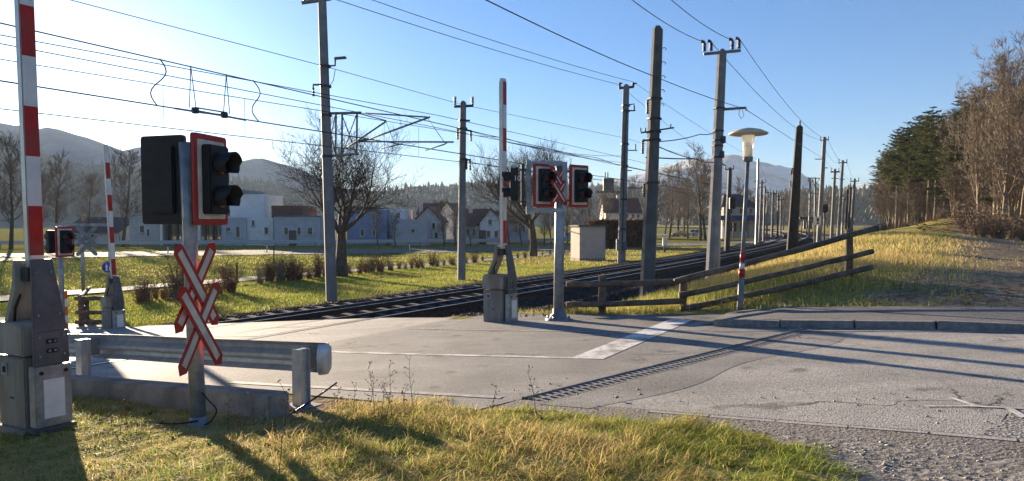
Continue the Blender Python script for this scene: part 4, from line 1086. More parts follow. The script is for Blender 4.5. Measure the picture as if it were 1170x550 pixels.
MB().box(at(707, 280, Yc - .35), (.35, .25, .8)).build('switch_box', 'paint_grey', mC, .02)
MB().box(at(714, 281.5, Yc - .35), (.32, .25, .55)).build('switch_box', 'paint_grey_dark', mC, .02)
rod(mC, [at(716, 127, Yc - .3), at(714.5, 155, Yc - .3), at(713, 200, Yc - .3), at(711, 275, Yc - .3)], .035, 'wire', 'cable')
# mast D: thick dark concrete pole
Yd = 22.0
pd = at(739, 341, Yd); pd.z = g(pd.x, pd.y)
mD = mast('concrete_pole', 'thick dark concrete pole with hooks up its side and black insulators', pd, at(751.5, 34, Yd), .23, .155, 'concrete_dark', GRP, 8)
for i in range(5):
    y = 54.5 + i * 16; x = 757.5 - i * .6
    rod(mD, [at(x - 2, y + 1, Yd), at(x + 2, y, Yd), at(x + 4, y + 2, Yd), at(x + 2.5, y + 3.2, Yd)], .012, 'steel_dark', 'hook')
for yy in (113, 136, 151, 160, 209): band(mD, at(750.5 - (yy - 60) * .041, yy, Yd), .205 + (yy - 60) * .0003, .05)
ins(mD, at(740, 114.5, Yd - .2), (0, 0, -1), .42, .055); ins(mD, at(734.5, 161, Yd - .2), (0, 0, -1), .40, .055); ins(mD, at(736, 210, Yd - .2), (0, 0, -1), .4, .05)
rod(mD, [at(732, 152, Yd - .2), at(770, 146, Yd - .2)], .025, 'steel_dark')
rod(mD, [at(734, 160.5, Yd - .2), at(746, 160, Yd - .2)], .03, 'steel_dark')
for x in (732, 737.5): ins(mD, at(x, 151, Yd - .2), (0, 0, 1), .13, .03)
rod(mD, [at(766, 146.5, Yd - .2), at(766.5, 142, Yd - .2)], .02, 'steel_dark')
# mast E
Ye = 27.7
pe = at(812.5, 326, Ye); pe.z = g(pe.x, pe.y)
mE = mast('catenary_mast', 'concrete mast with a wide top cross arm and four dark insulators above the lamp', pe, at(825, 60, Ye), .24, .17, 'concrete_mast', GRP)
rod(mE, [at(804, 62, Ye), at(846, 58, Ye)], .06, 'galvanised_dull', 'cross_arm')
for (x, y) in ((805, 59), (812.5, 58.5), (837, 56.5), (844.5, 55.5)):
    ins(mE, at(x, y, Ye), (0, 0, 1), .33, .085); rod(mE, [at(x, y - 10, Ye), at(x - 4, y - 12, Ye)], .06, 'porcelain', 'line_clamp')
rod(mE, [at(822, 125.5, Ye), at(852, 123.5, Ye), at(852, 126.5, Ye)], .055, 'galvanised_dull', 'side_arm')
rod(mE, [at(845, 125, Ye), at(844, 131, Ye), at(847, 136, Ye), at(850, 132, Ye), at(848, 126, Ye)], .012, 'wire', 'cable_loop')
for yy in (124, 150, 161, 167, 180): band(mE, at(824.5 - (yy - 60) * .045, yy, Ye), .225, .06)
MB().box(at(826, 160, Ye - .1), (.14, .3, .25)).build('clamp_block', 'steel_dark', mE, .01); MB().box(at(824, 177, Ye - .1), (.16, .3, .25)).build('clamp_block', 'steel_dark', mE, .01)
# slim sunlit pole right behind it
Yf_ = 34.0; q = at(819.5, 312, Yf_); q.z = g(q.x, q.y)
mF = mast('signal_cable_pole', 'slim pale pole standing close behind the wide armed concrete mast', q, at(823, 178, Yf_), .13, .10, 'galvanised', GRP, 8)
rod(mF, [at(820, 186, Yf_), at(829, 189, Yf_), at(829, 186, Yf_)], .03, 'steel_dark')
# mast G: dark wooden pole
Yg = 60.0; q = at(905, 281, Yg); q.z = g(q.x, q.y)
mG = mast('wooden_pole', 'black tarred wooden pole tapering to a pin insulator at its tip', q, at(913.5, 146, Yg), .44, .27, 'wood_pole', GRP, 10)
ins(mG, at(914, 145, Yg), (0, 0, 1), .5, .1)
rod(mG, [at(908, 192, Yg), at(904, 194, Yg), at(904, 200, Yg)], .04, 'steel_dark'); rod(mG, [at(909, 160, Yg), at(917, 160, Yg)], .04, 'steel_dark')
ins(mG, at(905, 192, Yg), (0, 0, -1), .5, .08); ins(mG, at(903.5, 207, Yg), (0, 0, -1), .5, .08)
# farther masts of the line
def far_mast(label, px0, py0, px1, py1, Y, r0, r1, mat='concrete_mast', arm=5.0, pins=True, side=(), name='catenary_mast', sides=6):
    q = at(px0, py0, Y); q.z = g(q.x, q.y)
    r = mast(name, label, q, at(px1, py1, Y), r0, r1, mat, GRP, sides)
    if arm:
        rod(r, [at(px1 - arm, py1 + 2.5, Y), at(px1 + arm, py1 + 2, Y)], .0007 * Y, 'steel_dark', 'cross_arm')
        if pins:
            for e in (-1, 1): ins(r, at(px1 + e * arm * .9, py1 + 2, Y), (0, 0, 1), .055 * Y * .09, .0009 * Y)
    for (x0, x1, y) in side: rod(r, [at(x0, y, Y), at(x1, y, Y)], .0006 * Y, 'steel_dark', 'side_arm')
    return r
mH = far_mast('concrete mast with a small black on white number plate low on its shaft', 935, 284, 942, 158, 75, .26, .19, side=((931, 940, 182), (940, 945.5, 192)))
npl = at(934.5, 252.5, 74.6)
MB().box(npl, (.55, .03, .85)).build('number_plate', 'panel_white', mH, .01); MB().box(npl + Vector((0, -.02, .1)), (.2, .02, .3)).build('plate_digit', 'black_matt', mH); MB().box(npl + Vector((0, -.02, -.22)), (.16, .02, .2)).build('plate_digit', 'black_matt', mH)
far_mast('far mast with a lattice head standing behind the number plate mast', 950, 272, 954, 194, 96, .22, .17, side=((949, 960, 197), (950, 958, 204)))
far_mast('far mast with two pin insulators, the tall one after the lattice head mast', 957.5, 268, 963, 184, 104, .22, .17, side=((959, 965, 205),))
far_mast('far mast with short arm beside the brown bank', 972.5, 264, 976.5, 205, 135, .27, .22, side=())
far_mast('dark far pole standing just behind the short armed mast', 966, 266, 968.5, 217, 125, .22, .18, 'wood_pole', 0)
far_mast('dark far pole crowded between the masts of the line', 969.5, 266, 972, 213, 130, .2, .16, 'wood_pole', 3)
far_mast('thin far pole low beside the brown bank', 962, 268, 964, 226, 112, .16, .12, 'galvanised_dull', 2.5)
far_mast('tall thin pale mast beside the station tracks', 864, 273, 866.5, 182, 92, .17, .13, 'galvanised', 0, side=((861, 868, 207), (862, 868, 216)))
far_mast('pale mast with two cross arms beside the station tracks', 868, 272, 870.5, 207, 100, .2, .15, 'concrete_mast', 4, side=((866, 874, 214),))
far_mast('slim dark mast beside the station tracks', 872.5, 271, 874, 213, 112, .16, .12, 'steel_dark', 0)
far_mast('concrete mast near the station platform end', 882, 268, 883.5, 219, 130, .22, .17, 'concrete_mast', 4)
far_mast('small far mast before the wooded hill', 888.5, 265, 889, 222, 150, .18, .14, 'steel_dark', 3)
far_mast('small far mast by the platform canopy', 876, 268, 877.5, 218, 140, .18, .14, 'concrete_mast', 2.5)
far_mast('small far grey mast by the curve of the tracks', 892, 264, 892.5, 226, 165, .2, .16, 'concrete_mast', 3)
far_mast('slim grey mast beyond the wooden pole', 924, 276, 926, 205, 110, .15, .12, 'galvanised_dull', 3)
# dark mast with a black signal box
Ys = 66.0; q = at(830.5, 280, Ys); q.z = g(q.x, q.y)
mS = mast('signal_mast', 'dark mast with a black railway signal box near the station', q, at(834, 193, Ys), .27, .19, 'steel_dark', GRP, 8)
rod(mS, [at(828.5, 194, Ys), at(838.5, 193, Ys)], .06, 'steel_dark', 'cross_arm')
for x in (829, 838): ins(mS, at(x, 193, Ys), (0, 0, 1), .3, .07)
sb = MB().box(at(836.5, 232.5, Ys - .4), (.5, .35, 1.0)).build('signal_box', 'black_matt', mS, .03)
MB().lathe([(.12, 0), (.12, .12)], at(836.5, 229.5, Ys - .58), 10, faced).build('lens_hood', 'black_matt', sb)
# railway signal further on
Ys = 88.0; q = at(942, 271, Ys); q.z = g(q.x, q.y)
s5 = empty('railway_signal', tuple(q), 'small black railway signal on a slim post between the masts', 'railway signal')
MB().tube([q, at(942, 234, Ys)], .09, 8).build('post', 'steel_dark', s5)
MB().prism([(x * .012 * 88 / 10, z * .012 * 88 / 10) for x, z in rrect(6, 10, 2.8)], 0, .25, lambda u, w, h: at(942, 238.5, Ys) + Vector((u, -h, w))).build('signal_board', 'black_matt', s5)
# portal lattice left of the number plate mast
Yw = 86.0; q = at(931, 268, Yw); q.z = g(q.x, q.y)
lt = empty('lattice_gantry', tuple(q), 'small steel lattice gantry between the wooden pole and the number plate mast', 'gantry', None)
rod(lt, [q, at(931.5, 203, Yw)], .1, 'galvanised_dull', 'post'); rod(lt, [at(924, 203.5, Yw), at(938, 204, Yw)], .06, 'galvanised_dull', 'beam'); rod(lt, [at(925, 221, Yw), at(938, 221, Yw)], .05, 'galvanised_dull', 'beam')
for (a, b_) in (((925, 204), (937, 220)), ((937, 204), (925, 220)), ((925, 204), (925, 221)), ((937.5, 204), (937.5, 221))): rod(lt, [at(*a, Yw), at(*b_, Yw)], .04, 'galvanised_dull', 'brace')

# ================================================================== wires
def wire(label, pts, r=.011, sag=0.0, name='overhead_wire', sub=12):
    out = []; pts = [Vector(p) for p in pts]
    for a, b_ in zip(pts[:-1], pts[1:]):
        for k in range(sub): f = k / sub; out.append(a.lerp(b_, f) - Vector((0, 0, sag * 4 * f * (1 - f))))
    out.append(pts[-1])
    return MB().tube(out, r, 5, False).build(name, 'wire', None, 0, label, 'wire', 'overhead wires')
def tz(s, a, b_):
    A, B = onS(*a, s), onS(*b_, s); ta_, tb_ = float(st_of(A.x, A.y)[1]), float(st_of(B.x, B.y)[1])
    k = (B.z - A.z) / (tb_ - ta_); k = max(-.02, min(.02, k)); zc = (A.z + B.z) / 2; tc_ = (ta_ + tb_) / 2
    return lambda t: zc + k * (min(max(t, -4), 26) - tc_)
def track_wire(label, s, a, b_, r=.011, t0=-30, t1=190, sag=0, mast_t=(-26, 26, 58, 92, 128, 165, 190)):
    f = tz(s, a, b_); pts = []
    for t in np.arange(t0, t1 + .1, 2.0):
        z = f(t)
        if sag:
            for m0, m1 in zip(mast_t[:-1], mast_t[1:]):
                if m0 <= t <= m1: u = (t - m0) / (m1 - m0); z -= sag * (4 * u * (1 - u) - .75)
        pts.append(Vector((*ST(s, t), z)))
    MB().tube(pts, r, 5, False).build('overhead_wire', 'wire', None, 0, label, 'wire', 'overhead wires')
    return f
fCA = track_wire('contact wire over the track beside the lawn, lowest of the wires', 15.1, (0, 124.5), (370, 167), .011)
fMA = track_wire('carrier wire hanging above the lowest contact wire by thin droppers', 15.1, (0, 66.5), (365, 127), .010, sag=.12)
fCB = track_wire('contact wire that carries the section insulator', 11.1, (0, 92.5), (370, 151), .012)
fMB = track_wire('carrier wire from which the section insulator hangs', 11.1, (0, 20), (365, 113), .011, sag=.1)
track_wire('feeder wire running just above another feeder past the lattice mast', 18.2, (0, 43), (365, 105), .013)
track_wire('feeder wire running just below another feeder past the lattice mast', 18.0, (0, 50), (365, 120), .013)
# line over the mast heads on the lawn side
wA = onS(80, 0, 19.2); w2 = at(371, 76, pa.y); w3 = at(529, 120, Yb)
wire('thin earth wire fixed to the side of the lattice mast', [wA + (wA - w2) * 1.2, wA, w2, w3, at(714, 158, Yc), Vector((*ST(19.5, 95), 9))], .012)
wire('line wire arriving at the outer insulator of the transformer mast', [onS(250, -40, 20), onS(385, 0, 20), at(708, 97, Yc)], .016, .15)
wire('line wire arriving at the inner insulator of the transformer mast', [onS(290, -40, 20), onS(425, 0, 20), at(724, 94, Yc)], .016, .15)
wire('line wire leaving the outer insulator of the transformer mast', [at(708, 97, Yc), at(834, 193, 66)], .012, .3)
wire('line wire leaving the inner insulator of the transformer mast', [at(724, 94, Yc), at(866, 183, 92), at(883.5, 219, 130)], .013, .3)
# line over the masts on the fence side
e0 = onS(555, 0, 6.6)
wire('long wire passing the thick dark pole and the side arm of the wide armed mast', [onS(470, -42, 6.4), e0, at(749, 88, Yd - .3), at(851, 124.5, Ye), at(941, 181, 75), at(962, 205, 104)], .012, .05)
wire('line wire arriving at the insulators on the lawn side of the wide armed mast', [onS(660, -40, 6.6), onS(722, 0, 6.8), at(801, 47, Ye)], .012, .1)
wire('line wire arriving at the insulators on the fence side of the wide armed mast', [onS(700, -40, 6.4), onS(767, 0, 6.5), at(833, 44.5, Ye)], .012, .1)
wire('wire from the lawn side insulators of the wide armed mast to farther masts', [at(813, 49, Ye), at(938, 160, 75), at(959, 186, 104), at(973, 206, 135)], .013, .75)
wire('wire from the fence side insulators of the wide armed mast to farther masts', [at(845, 45, Ye), at(946, 159.5, 75), at(967, 185, 104), at(980, 206, 135)], .013, .75)
wire('insulated cross cable from the thick dark pole up to the wide armed mast', [at(751, 162, Yd), at(800, 153.5, Ye - 1), at(818, 151, Ye)], .016, .05)
wire('insulated cross cable from the thick dark pole down to the wide armed mast', [at(751, 167, Yd), at(795, 182, Ye - 1), at(816, 185.5, Ye)], .016, .05)
wire('pale green tube wire between the thick dark pole and the wide armed mast', [at(738, 180, Yd), at(770, 181.5, Yd + 1), at(798, 182, Ye)], .02)
wire('low cross span wire reaching the transformer mast under its box', [onS(540, 186, 15), at(712, 205, Yc)], .012, .2)
wire('cross span wire between the transformer mast and the carrier wire', [onS(580, 163, 15), at(714, 178, Yc)], .012, .2)
wire('thin guy wire sloping between two lawn side masts', [at(537, 150, Yb), at(714, 186, Yc)], .012, .25)
# droppers and loops
def on_t(s, px, f):
    lo, hi = -10.0, 60.0
    for _ in range(50):
        m_ = (lo + hi) / 2; x, y = ST(s, m_)
        if W0 / 2 + FPX * x / (y * math.cos(PITCH)) < px: lo = m_
        else: hi = m_
    return lo
def dropper(label, s, px, f0, f1, r=.006):
    t = on_t(s, px, None); x, y = ST(s, t)
    wire(label, [(x, y, f0(t)), (x, y, f1(t))], r, 0, 'dropper_wire', 2)
for px, lb in ((190, 'thin dropper beside the first jumper loop'), (282, 'thin dropper behind the section insulator'), (440, 'thin dropper under the cantilever tube'), (479, 'thin dropper between the cantilever tip and the slim mast'), (600, 'thin dropper near the boom beside the framed signal')):
    dropper(lb + ' on the lawn side track', 15.1, px, fMA, fCA)
def loop(label, s, px0, px1):
    ta_, tb_ = on_t(s, px0, None), on_t(s, px1, None); pts = []
    for k in range(13):
        u = k / 12; t = ta_ + (tb_ - ta_) * u + .13 * math.sin(u * 2 * math.pi) * (1 if px1 < px0 else 1); x, y = ST(s, t)
        pts.append((x, y, fMB(ta_) + (fCB(tb_) - fMB(ta_)) * u))
    wire(label, pts, .011, 0, 'jumper_wire', 2)
loop('curved jumper loop on the signal side of the section insulator', 11.1, 187, 183)
loop('curved jumper loop on the mast side of the section insulator', 11.1, 292, 298)
# section insulator
ti, tj = on_t(11.1, 205, None), on_t(11.1, 280, None)
x, y = ST(11.1, (ti + tj) / 2)
si = empty('section_insulator', (x, y, fCB((ti + tj) / 2)), 'section insulator of grey bars hanging by V shaped wires from the carrier wire', 'insulator')
def SP(px, dz, f=None, ds=0.0): t = on_t(11.1, px, None); return Vector((*ST(11.1 + ds, t), (f or fCB)(t) + dz))
rod(si, [SP(203, 0), SP(233, .0), SP(262, .02)], .018, 'galvanised_dull', 'runner', 6); rod(si, [SP(225, .02), SP(283, -.01)], .018, 'galvanised_dull', 'runner', 6)
rod(si, [SP(228, .07), SP(262, .07)], .014, 'galvanised', 'rod', 6)
for px in (226, 259): MB().box(SP(px, .02), (.10, .10, .10)).build('clamp_block', 'steel_dark', si, .01)
for px, (a, b_) in ((222, (219.5, 227)), (262, (258, 265))):
    rod(si, [SP(px, 0, fMB), SP(a, .05)], .008, 'wire', 'dropper', 5); rod(si, [SP(px, 0, fMB), SP(b_, .05)], .008, 'wire', 'dropper', 5)
# ================================================================== trees
def branch_tree(seed, H, r0, trunk_h, levels, spread, kids, lens, up=.15, twig=.012, gnarl=.25, lean=0):
    """returns (trunk MB, crown MB): tapered, forking, bare branches"""
    R = random.Random(seed); tr, cr = MB(), MB()
    def bend(d, a):
        v = Vector((R.gauss(0, 1), R.gauss(0, 1), R.gauss(0, 1))); v -= d * v.dot(d)
        return (d + v.normalized() * a).normalized()
    def grow(p, d, L, r, lv):
        n = max(2, [7, 6, 5, 4, 3, 2][min(lv, 5)]); pts = [p]; rad = [r]; dirs = [d]
        rend = max(twig * .6, r * (.2 if lv else .6))
        for i in range(n):
            d = bend(d, gnarl * R.uniform(.3, 1) * (.35 if lv == 0 else 1)); d = (d + Vector((0, 0, up * (1 if lv else .3)))).normalized()
            p = p + d * (L / n); pts.append(p); rad.append(r + (rend - r) * (i + 1) / n); dirs.append(d)
        (tr if lv == 0 else cr).tube(pts, rad, [9, 6, 5, 4, 3, 3][min(lv, 5)], False, lv < 2)
        if lv >= levels: return
        k = kids[lv]
        for j in range(k):
            f = (R.uniform(.78, 1.0) if lv == 0 else R.uniform(.22, 1.0)); fi = f * n; i = min(int(fi), n - 1); q = pts[i].lerp(pts[i + 1], fi - i)
            dd = dirs[i + 1]; az = R.uniform(0, 6.283) if lv else j * 2.4 + R.uniform(-.4, .4)
            a_ = Vector((0, 0, 1)) if abs(dd.z) < .9 else Vector((1, 0, 0)); s1 = dd.cross(a_).normalized(); s2 = dd.cross(s1)
            side = s1 * math.cos(az) + s2 * math.sin(az); sp = spread * R.uniform(.65, 1.25)
            nd = (dd * math.cos(sp) + side * math.sin(sp)).normalized()
            rr = (rad[i] + (rad[i + 1] - rad[i]) * (fi - i)) * R.uniform(.38, .62)
            grow(q, nd, lens[lv] * R.uniform(.65, 1.2) * (1.1 - .35 * f if lv else 1), max(rr, twig), lv + 1)
    grow(Vector((0, 0, -.15)), Vector((lean, 0, 1)).normalized(), trunk_h, r0, 0)
    return tr, cr

def tall_tree(seed, H, r0, levels=3, kids=(26, 7, 5), first=.25, spread=.75, up=.12, twig=.02, blen=.3):
    """single leader forest tree with side limbs"""
    R = random.Random(seed); tr, cr = MB(), MB()
    n = 10; pts = []; rad = []; p = Vector((0, 0, -.2)); d = Vector((R.uniform(-.05, .05), R.uniform(-.05, .05), 1)).normalized()
    for i in range(n + 1):
        pts.append(p.copy()); rad.append(max(.02, r0 * (1 - i / n * .93))); d = (d + Vector((R.gauss(0, .05), R.gauss(0, .05), .1))).normalized(); p = p + d * H / n
    tr.tube(pts, rad, 7, False)
    def grow(p, d, L, r, lv):
        m = [5, 4, 3, 2][min(lv, 3)]; ps = [p]; rs = [r]; ds = [d]
        for i in range(m):
            d = (d + Vector((R.gauss(0, .16), R.gauss(0, .16), R.gauss(0, .12) + up))).normalized(); p = p + d * L / m
            ps.append(p); rs.append(max(twig * .55, r * (1 - .75 * (i + 1) / m))); ds.append(d)
        cr.tube(ps, rs, [5, 4, 3, 3][min(lv, 3)], False, False)
        if lv >= levels - 1: return
        for j in range(kids[lv + 1]):
            f = R.uniform(.2, 1) * m; i = min(int(f), m - 1); q = ps[i].lerp(ps[i + 1], f - i)
            v = Vector((R.gauss(0, 1), R.gauss(0, 1), R.gauss(0, .7))); dd = ds[i + 1]; v = (v - dd * v.dot(dd)).normalized()
            sp = R.uniform(.45, .95); grow(q, (dd * math.cos(sp) + v * math.sin(sp)).normalized(), L * R.uniform(.35, .62), max(twig, rs[i] * .6), lv + 1)
    for j in range(kids[0]):
        f = (first + (1 - first) * (j + R.random()) / kids[0]) * n; i = min(int(f), n - 1); q = pts[i].lerp(pts[i + 1], f - i)
        az = j * 2.399 + R.uniform(-.5, .5); h = f / n; sp = spread * (1.15 - .55 * h) * R.uniform(.8, 1.2)
        nd = Vector((math.cos(az) * math.sin(sp), math.sin(az) * math.sin(sp), math.cos(sp)))
        prof = math.sin(math.pi * min(1, (h - first) / (1 - first) * .82 + .18)) ** .6
        grow(q, nd, H * blen * (.35 + .65 * prof) * R.uniform(.7, 1.15), max(twig * 1.5, rad[i] * .4), 0)
    return tr, cr

def conifer(seed, H, r0, first=.3, width=.2, dens=26, pine=False):
    """trunk and a crown of drooping boughs with needle sprays"""
    R = random.Random(seed); tr = MB(); n = 8
    pts = [Vector((R.gauss(0, .04), R.gauss(0, .04), H * i / n - .2 * (i == 0))) for i in range(n + 1)]
    tr.tube(pts, [max(.02, r0 * (1 - .95 * i / n)) for i in range(n + 1)], 7, False)
    V, F, C = [], [], []
    for w in range(dens):
        h = first + (1 - first) * (w + R.random() * .8) / dens; z = H * h
        rel = (h - first) / (1 - first)
        L0 = H * width * ((1 - rel) ** .75 * .95 + .05) * (min(1, .45 + rel * 2.2) if not pine else min(1, .3 + rel * 3))
        for b in range(R.randint(5, 7)):
            az = R.uniform(0, 6.283); L = L0 * R.uniform(.6, 1.2); dx, dy = math.cos(az), math.sin(az)
            droop = R.uniform(-.15, .35) * (1 - rel) - (.35 if pine else .1)
            m = 5; shade = R.uniform(.7, 1.25)
            base = (.095, .118, .036) if not pine else (.12, .135, .045)
            if R.random() < .12: base = (.11, .085, .035)
            for i in range(m):
                f = (i + .6) / m; c = Vector((dx * L * f, dy * L * f, z - droop * L * f * f * .8 + L * .1 * f))
                for q in range(5):
                    a2 = az + R.uniform(-1.5, 1.5); sz = L * R.uniform(.14, .30) * (1.15 - .5 * f) + .16
                    t1 = c + Vector((math.cos(a2) * sz, math.sin(a2) * sz, R.uniform(-.25, .3) * sz))
                    sd_ = Vector((-math.sin(a2), math.cos(a2), R.uniform(-.6, .6))) * sz * R.uniform(.25, .42)
                    k = len(V); V += [c + sd_ * .5, c - sd_ * .5, t1 - sd_ * .35, t1 + sd_ * .4]; F += [(k, k + 1, k + 2, k + 3)]
                    sh = shade * R.uniform(.75, 1.3); C += [(base[0] * sh, base[1] * sh, base[2] * sh)] * 4
    return tr, np.array([tuple(v) for v in V]), np.array(F), np.array(C)

GT_TREE = {}
def proto_bare(key, tc, bark, twig):
    tr, cr = tc; GT_TREE[key] = (tr.mesh('trunk', bark), cr.mesh('crown', twig))
def proto_conifer(key, *a, **k):
    tr, V, F, C = conifer(*a, **k); o = np_mesh('crown', V, F, 'needle', C); me = o.data; bpy.data.objects.remove(o)
    GT_TREE[key] = (tr.mesh('trunk', 'bark_forest'), me)
def plant_tree(key, name, x, y, sc, rot, label, group, cat='tree', z=None, names=('trunk', 'crown')):
    root = empty(name, (x, y, g(x, y) if z is None else z), label, cat, group, rot, True); root.scale = (sc, sc, sc) if not isinstance(sc, tuple) else sc
    for nm, me in zip(names, GT_TREE[key]):
        o = bpy.data.objects.new(nm, me); COL.objects.link(o); o.parent = root
    return root

# orchard trees on the lawn
noisy('bark_twig', (.06, .045, .033), (.14, .106, .075), 5, .9)
proto_bare('orchard_a', branch_tree(21, 8, .34, 2.4, 4, .84, (9, 9, 8, 5), (4.3, 2.4, 1.35, .85), .11, .007, .28), 'bark', 'bark_twig')
proto_bare('orchard_b', branch_tree(34, 8, .30, 2.6, 4, .76, (9, 9, 8, 5), (4.1, 2.4, 1.4, .85), .13, .008, .26), 'bark', 'bark_twig')
p = onS(390.5, 316, 28.5); plant_tree('orchard_a', 'orchard_tree', p.x, p.y, 1.12, .4, 'wide gnarled bare orchard tree behind the lattice bracket mast', 'bare trees on the lawn')
p = at(609, 292, 66); plant_tree('orchard_b', 'orchard_tree', p.x, p.y, 1.3, 1.9, 'bare orchard tree standing behind the framed signal and its barrier', 'bare trees on the lawn')
# background bare trees
for i in range(4): proto_bare('far_%d' % i, tall_tree(50 + i, 11, .24, 3, (22, 7, 6), .22, .85, .10, .026, .34), 'bark', ('twig_grey', 'twig_brown')[i % 2])
LT = [(-70, 100, 1.15), (-30, 92, 1.15), (12, 88, 1.1), (44, 104, .9), (66, 100, .95), (100, 112, .85), (140, 96, 1.02), (172, 120, .75)]
for i, (px, Y, sc) in enumerate(LT):
    q = at(px, 280, Y); plant_tree('far_%d' % (i % 4), 'bare_tree', q.x, q.y, sc, i * 1.3, 'bare grey tree behind the far guard rail, around the dark roofed bungalow' if i < 7 else 'small bare tree in front of the white flat roofed house', 'bare trees behind the far road' if i < 7 else None)
HT = [(432, 96, .42), (452, 98, .36), (508, 97, .5), (520, 99, .45), (538, 95, .32), (582, 97, .5), (596, 100, .48), (622, 98, .45)]
for i, (px, Y, sc) in enumerate(HT):
    q = at(px, 278, Y); plant_tree('far_%d' % (i % 4), 'garden_tree', q.x, q.y, sc, i * 1.7, 'small bare garden tree in front of the village houses', 'garden trees before the houses')
CT = [(640, 120, .62), (655, 135, .7), (672, 128, .6), (690, 140, .75), (748, 150, 1.0), (765, 158, 1.25), (775, 170, 1.1), (786, 150, .9), (800, 128, 1.25), (806, 136, 1.15), (815, 160, 1.1), (700, 190, 1.1), (722, 200, 1.2), (740, 210, 1.2), (760, 215, 1.1), (782, 220, 1.2), (845, 190, 1.1), (858, 200, 1.0), (630, 110, .5), (648, 112, .45), (664, 110, .45), (895, 230, .9), (905, 240, 1.0), (918, 230, .9), (930, 250, .9), (945, 240, .9), (955, 230, .8)]
for i, (px, Y, sc) in enumerate(CT):
    q = at(px, 268, Y); w_ = 'behind the beige utility cabin' if px < 680 else 'around the white farmhouse' if px < 745 else 'behind the parked cars' if px < 820 else 'behind the station building' if px < 880 else 'beyond the platform shelter'
    plant_tree('far_%d' % (i % 4), 'bare_tree', q.x, q.y, sc, i * .9, 'bare tree standing ' + w_, 'bare trees ' + w_)

# the wood on the slope
for i in range(5): proto_bare('wood_%d' % i, tall_tree(80 + i, 15, .20, 3, (30, 7, 5), .28, .62, .16, .024, .26), 'bark_forest', ('twig_brown', 'twig_grey')[i % 2])
proto_bare('big_0', tall_tree(95, 16, .26, 4, (26, 8, 6, 4), .16, .62, .17, .020, .34), 'bark_forest', 'twig_brown')
for i in range(4): proto_conifer('fir_%d' % i, 60 + i, 14, .2, first=.16 + .08 * i, width=.23, dens=24)
for i in range(3): proto_conifer('pine_%d' % i, 70 + i, 14, .2, first=.40, width=.25, dens=18, pine=True)
def treeline_y(px): return float(np.interp(px, [995, 1010, 1030, 1055, 1080, 1110, 1140, 1170, 1250, 1400], [205, 172, 148, 134, 121, 108, 94, 80, 68, 60]))
R_ = random.Random(5); cnt = 0
# rows of trees climbing the slope; each tree sized to its own spot
for row in range(6):
    n = (34, 30, 28, 26, 24, 20)[row]
    for i in range(n):
        u = (i + R_.random()) / n
        t = 62 + (178 - 62) * u + R_.uniform(-2, 2); s = -9.5 - row * 4.2 + (7.0 * sstep(t, 75, 140)) + R_.uniform(-1.5, 1.5)
        x, y = ST(s, t)
        px = W0 / 2 + FPX * x / (y * math.cos(PITCH))
        if px < 1006: continue
        zt = at(px, treeline_y(px), y).z; z0 = g(x, y)
        H = (zt - z0) * R_.uniform(.70, .98)
        if H < 5: H = 5
        con = R_.random() < (.72 if 1008 < px < 1108 else .14) * (1 if row > 0 else .75)
        if con:
            key = R_.choice(['fir_0', 'fir_1', 'fir_2', 'fir_3', 'pine_0', 'pine_1', 'pine_2', 'pine_0', 'pine_1', 'pine_2']); sc = H / 12.6
            lb = ('dark fir with full boughs low on its trunk in the wood' if key[0] == 'f' else 'pine with a bare lower trunk and high green crown in the wood'); plant_tree(key, 'fir_tree' if key[0] == 'f' else 'pine_tree', x, y, sc, R_.uniform(0, 6), lb, 'firs in the wood' if key[0] == 'f' else 'pines in the wood')
        else:
            key = 'wood_%d' % R_.randint(0, 4); sc = H / 17.0
            tl_ = sc > .72; ed = row == 0; lb = ('tall ' if tl_ else 'lower ') + ('leafless brown tree along the front edge of the wood' if ed else 'leafless brown tree standing deeper inside the wood'); plant_tree(key, 'bare_tree', x, y, sc, R_.uniform(0, 6), lb, ('tall' if tl_ else 'lower') + ' bare trees ' + ('at the edge of' if ed else 'inside') + ' the wood')
for i in range(95):
    t = R_.uniform(64, 175); s = -8.0 - R_.random() ** 1.5 * 14 + 7.0 * float(sstep(t, 75, 140)); x, y = ST(s, t)
    if W0 / 2 + FPX * x / (y * math.cos(PITCH)) < 1004: continue
    k_ = R_.uniform(.22, .48)
    plant_tree('wood_%d' % R_.randint(0, 4), 'sapling', x, y, (k_ * 1.9, k_ * 1.9, k_), R_.uniform(0, 6), 'thin brown sapling filling the lower edge of the wood', 'saplings in the wood', 'sapling')
q = at(1146, 262, 58); plant_tree('big_0', 'bare_tree', q.x, q.y, .74, .6, 'tallest brown bare tree with pale forked trunk at the front edge of the wood', None)
q = at(1120, 262, 64); plant_tree('big_0', 'bare_tree', q.x, q.y, .66, 2.6, 'second pale trunked bare tree at the front edge of the wood', None)
q = at(1178, 262, 55); plant_tree('big_0', 'bare_tree', q.x, q.y, .78, 4.1, 'bare brown tree beyond the tallest forked one at the front of the wood', None)
q = at(1048, 262, 92); plant_tree('fir_0', 'conifer', q.x, q.y, .22, 0, 'small young green fir at the foot of the wood', None)

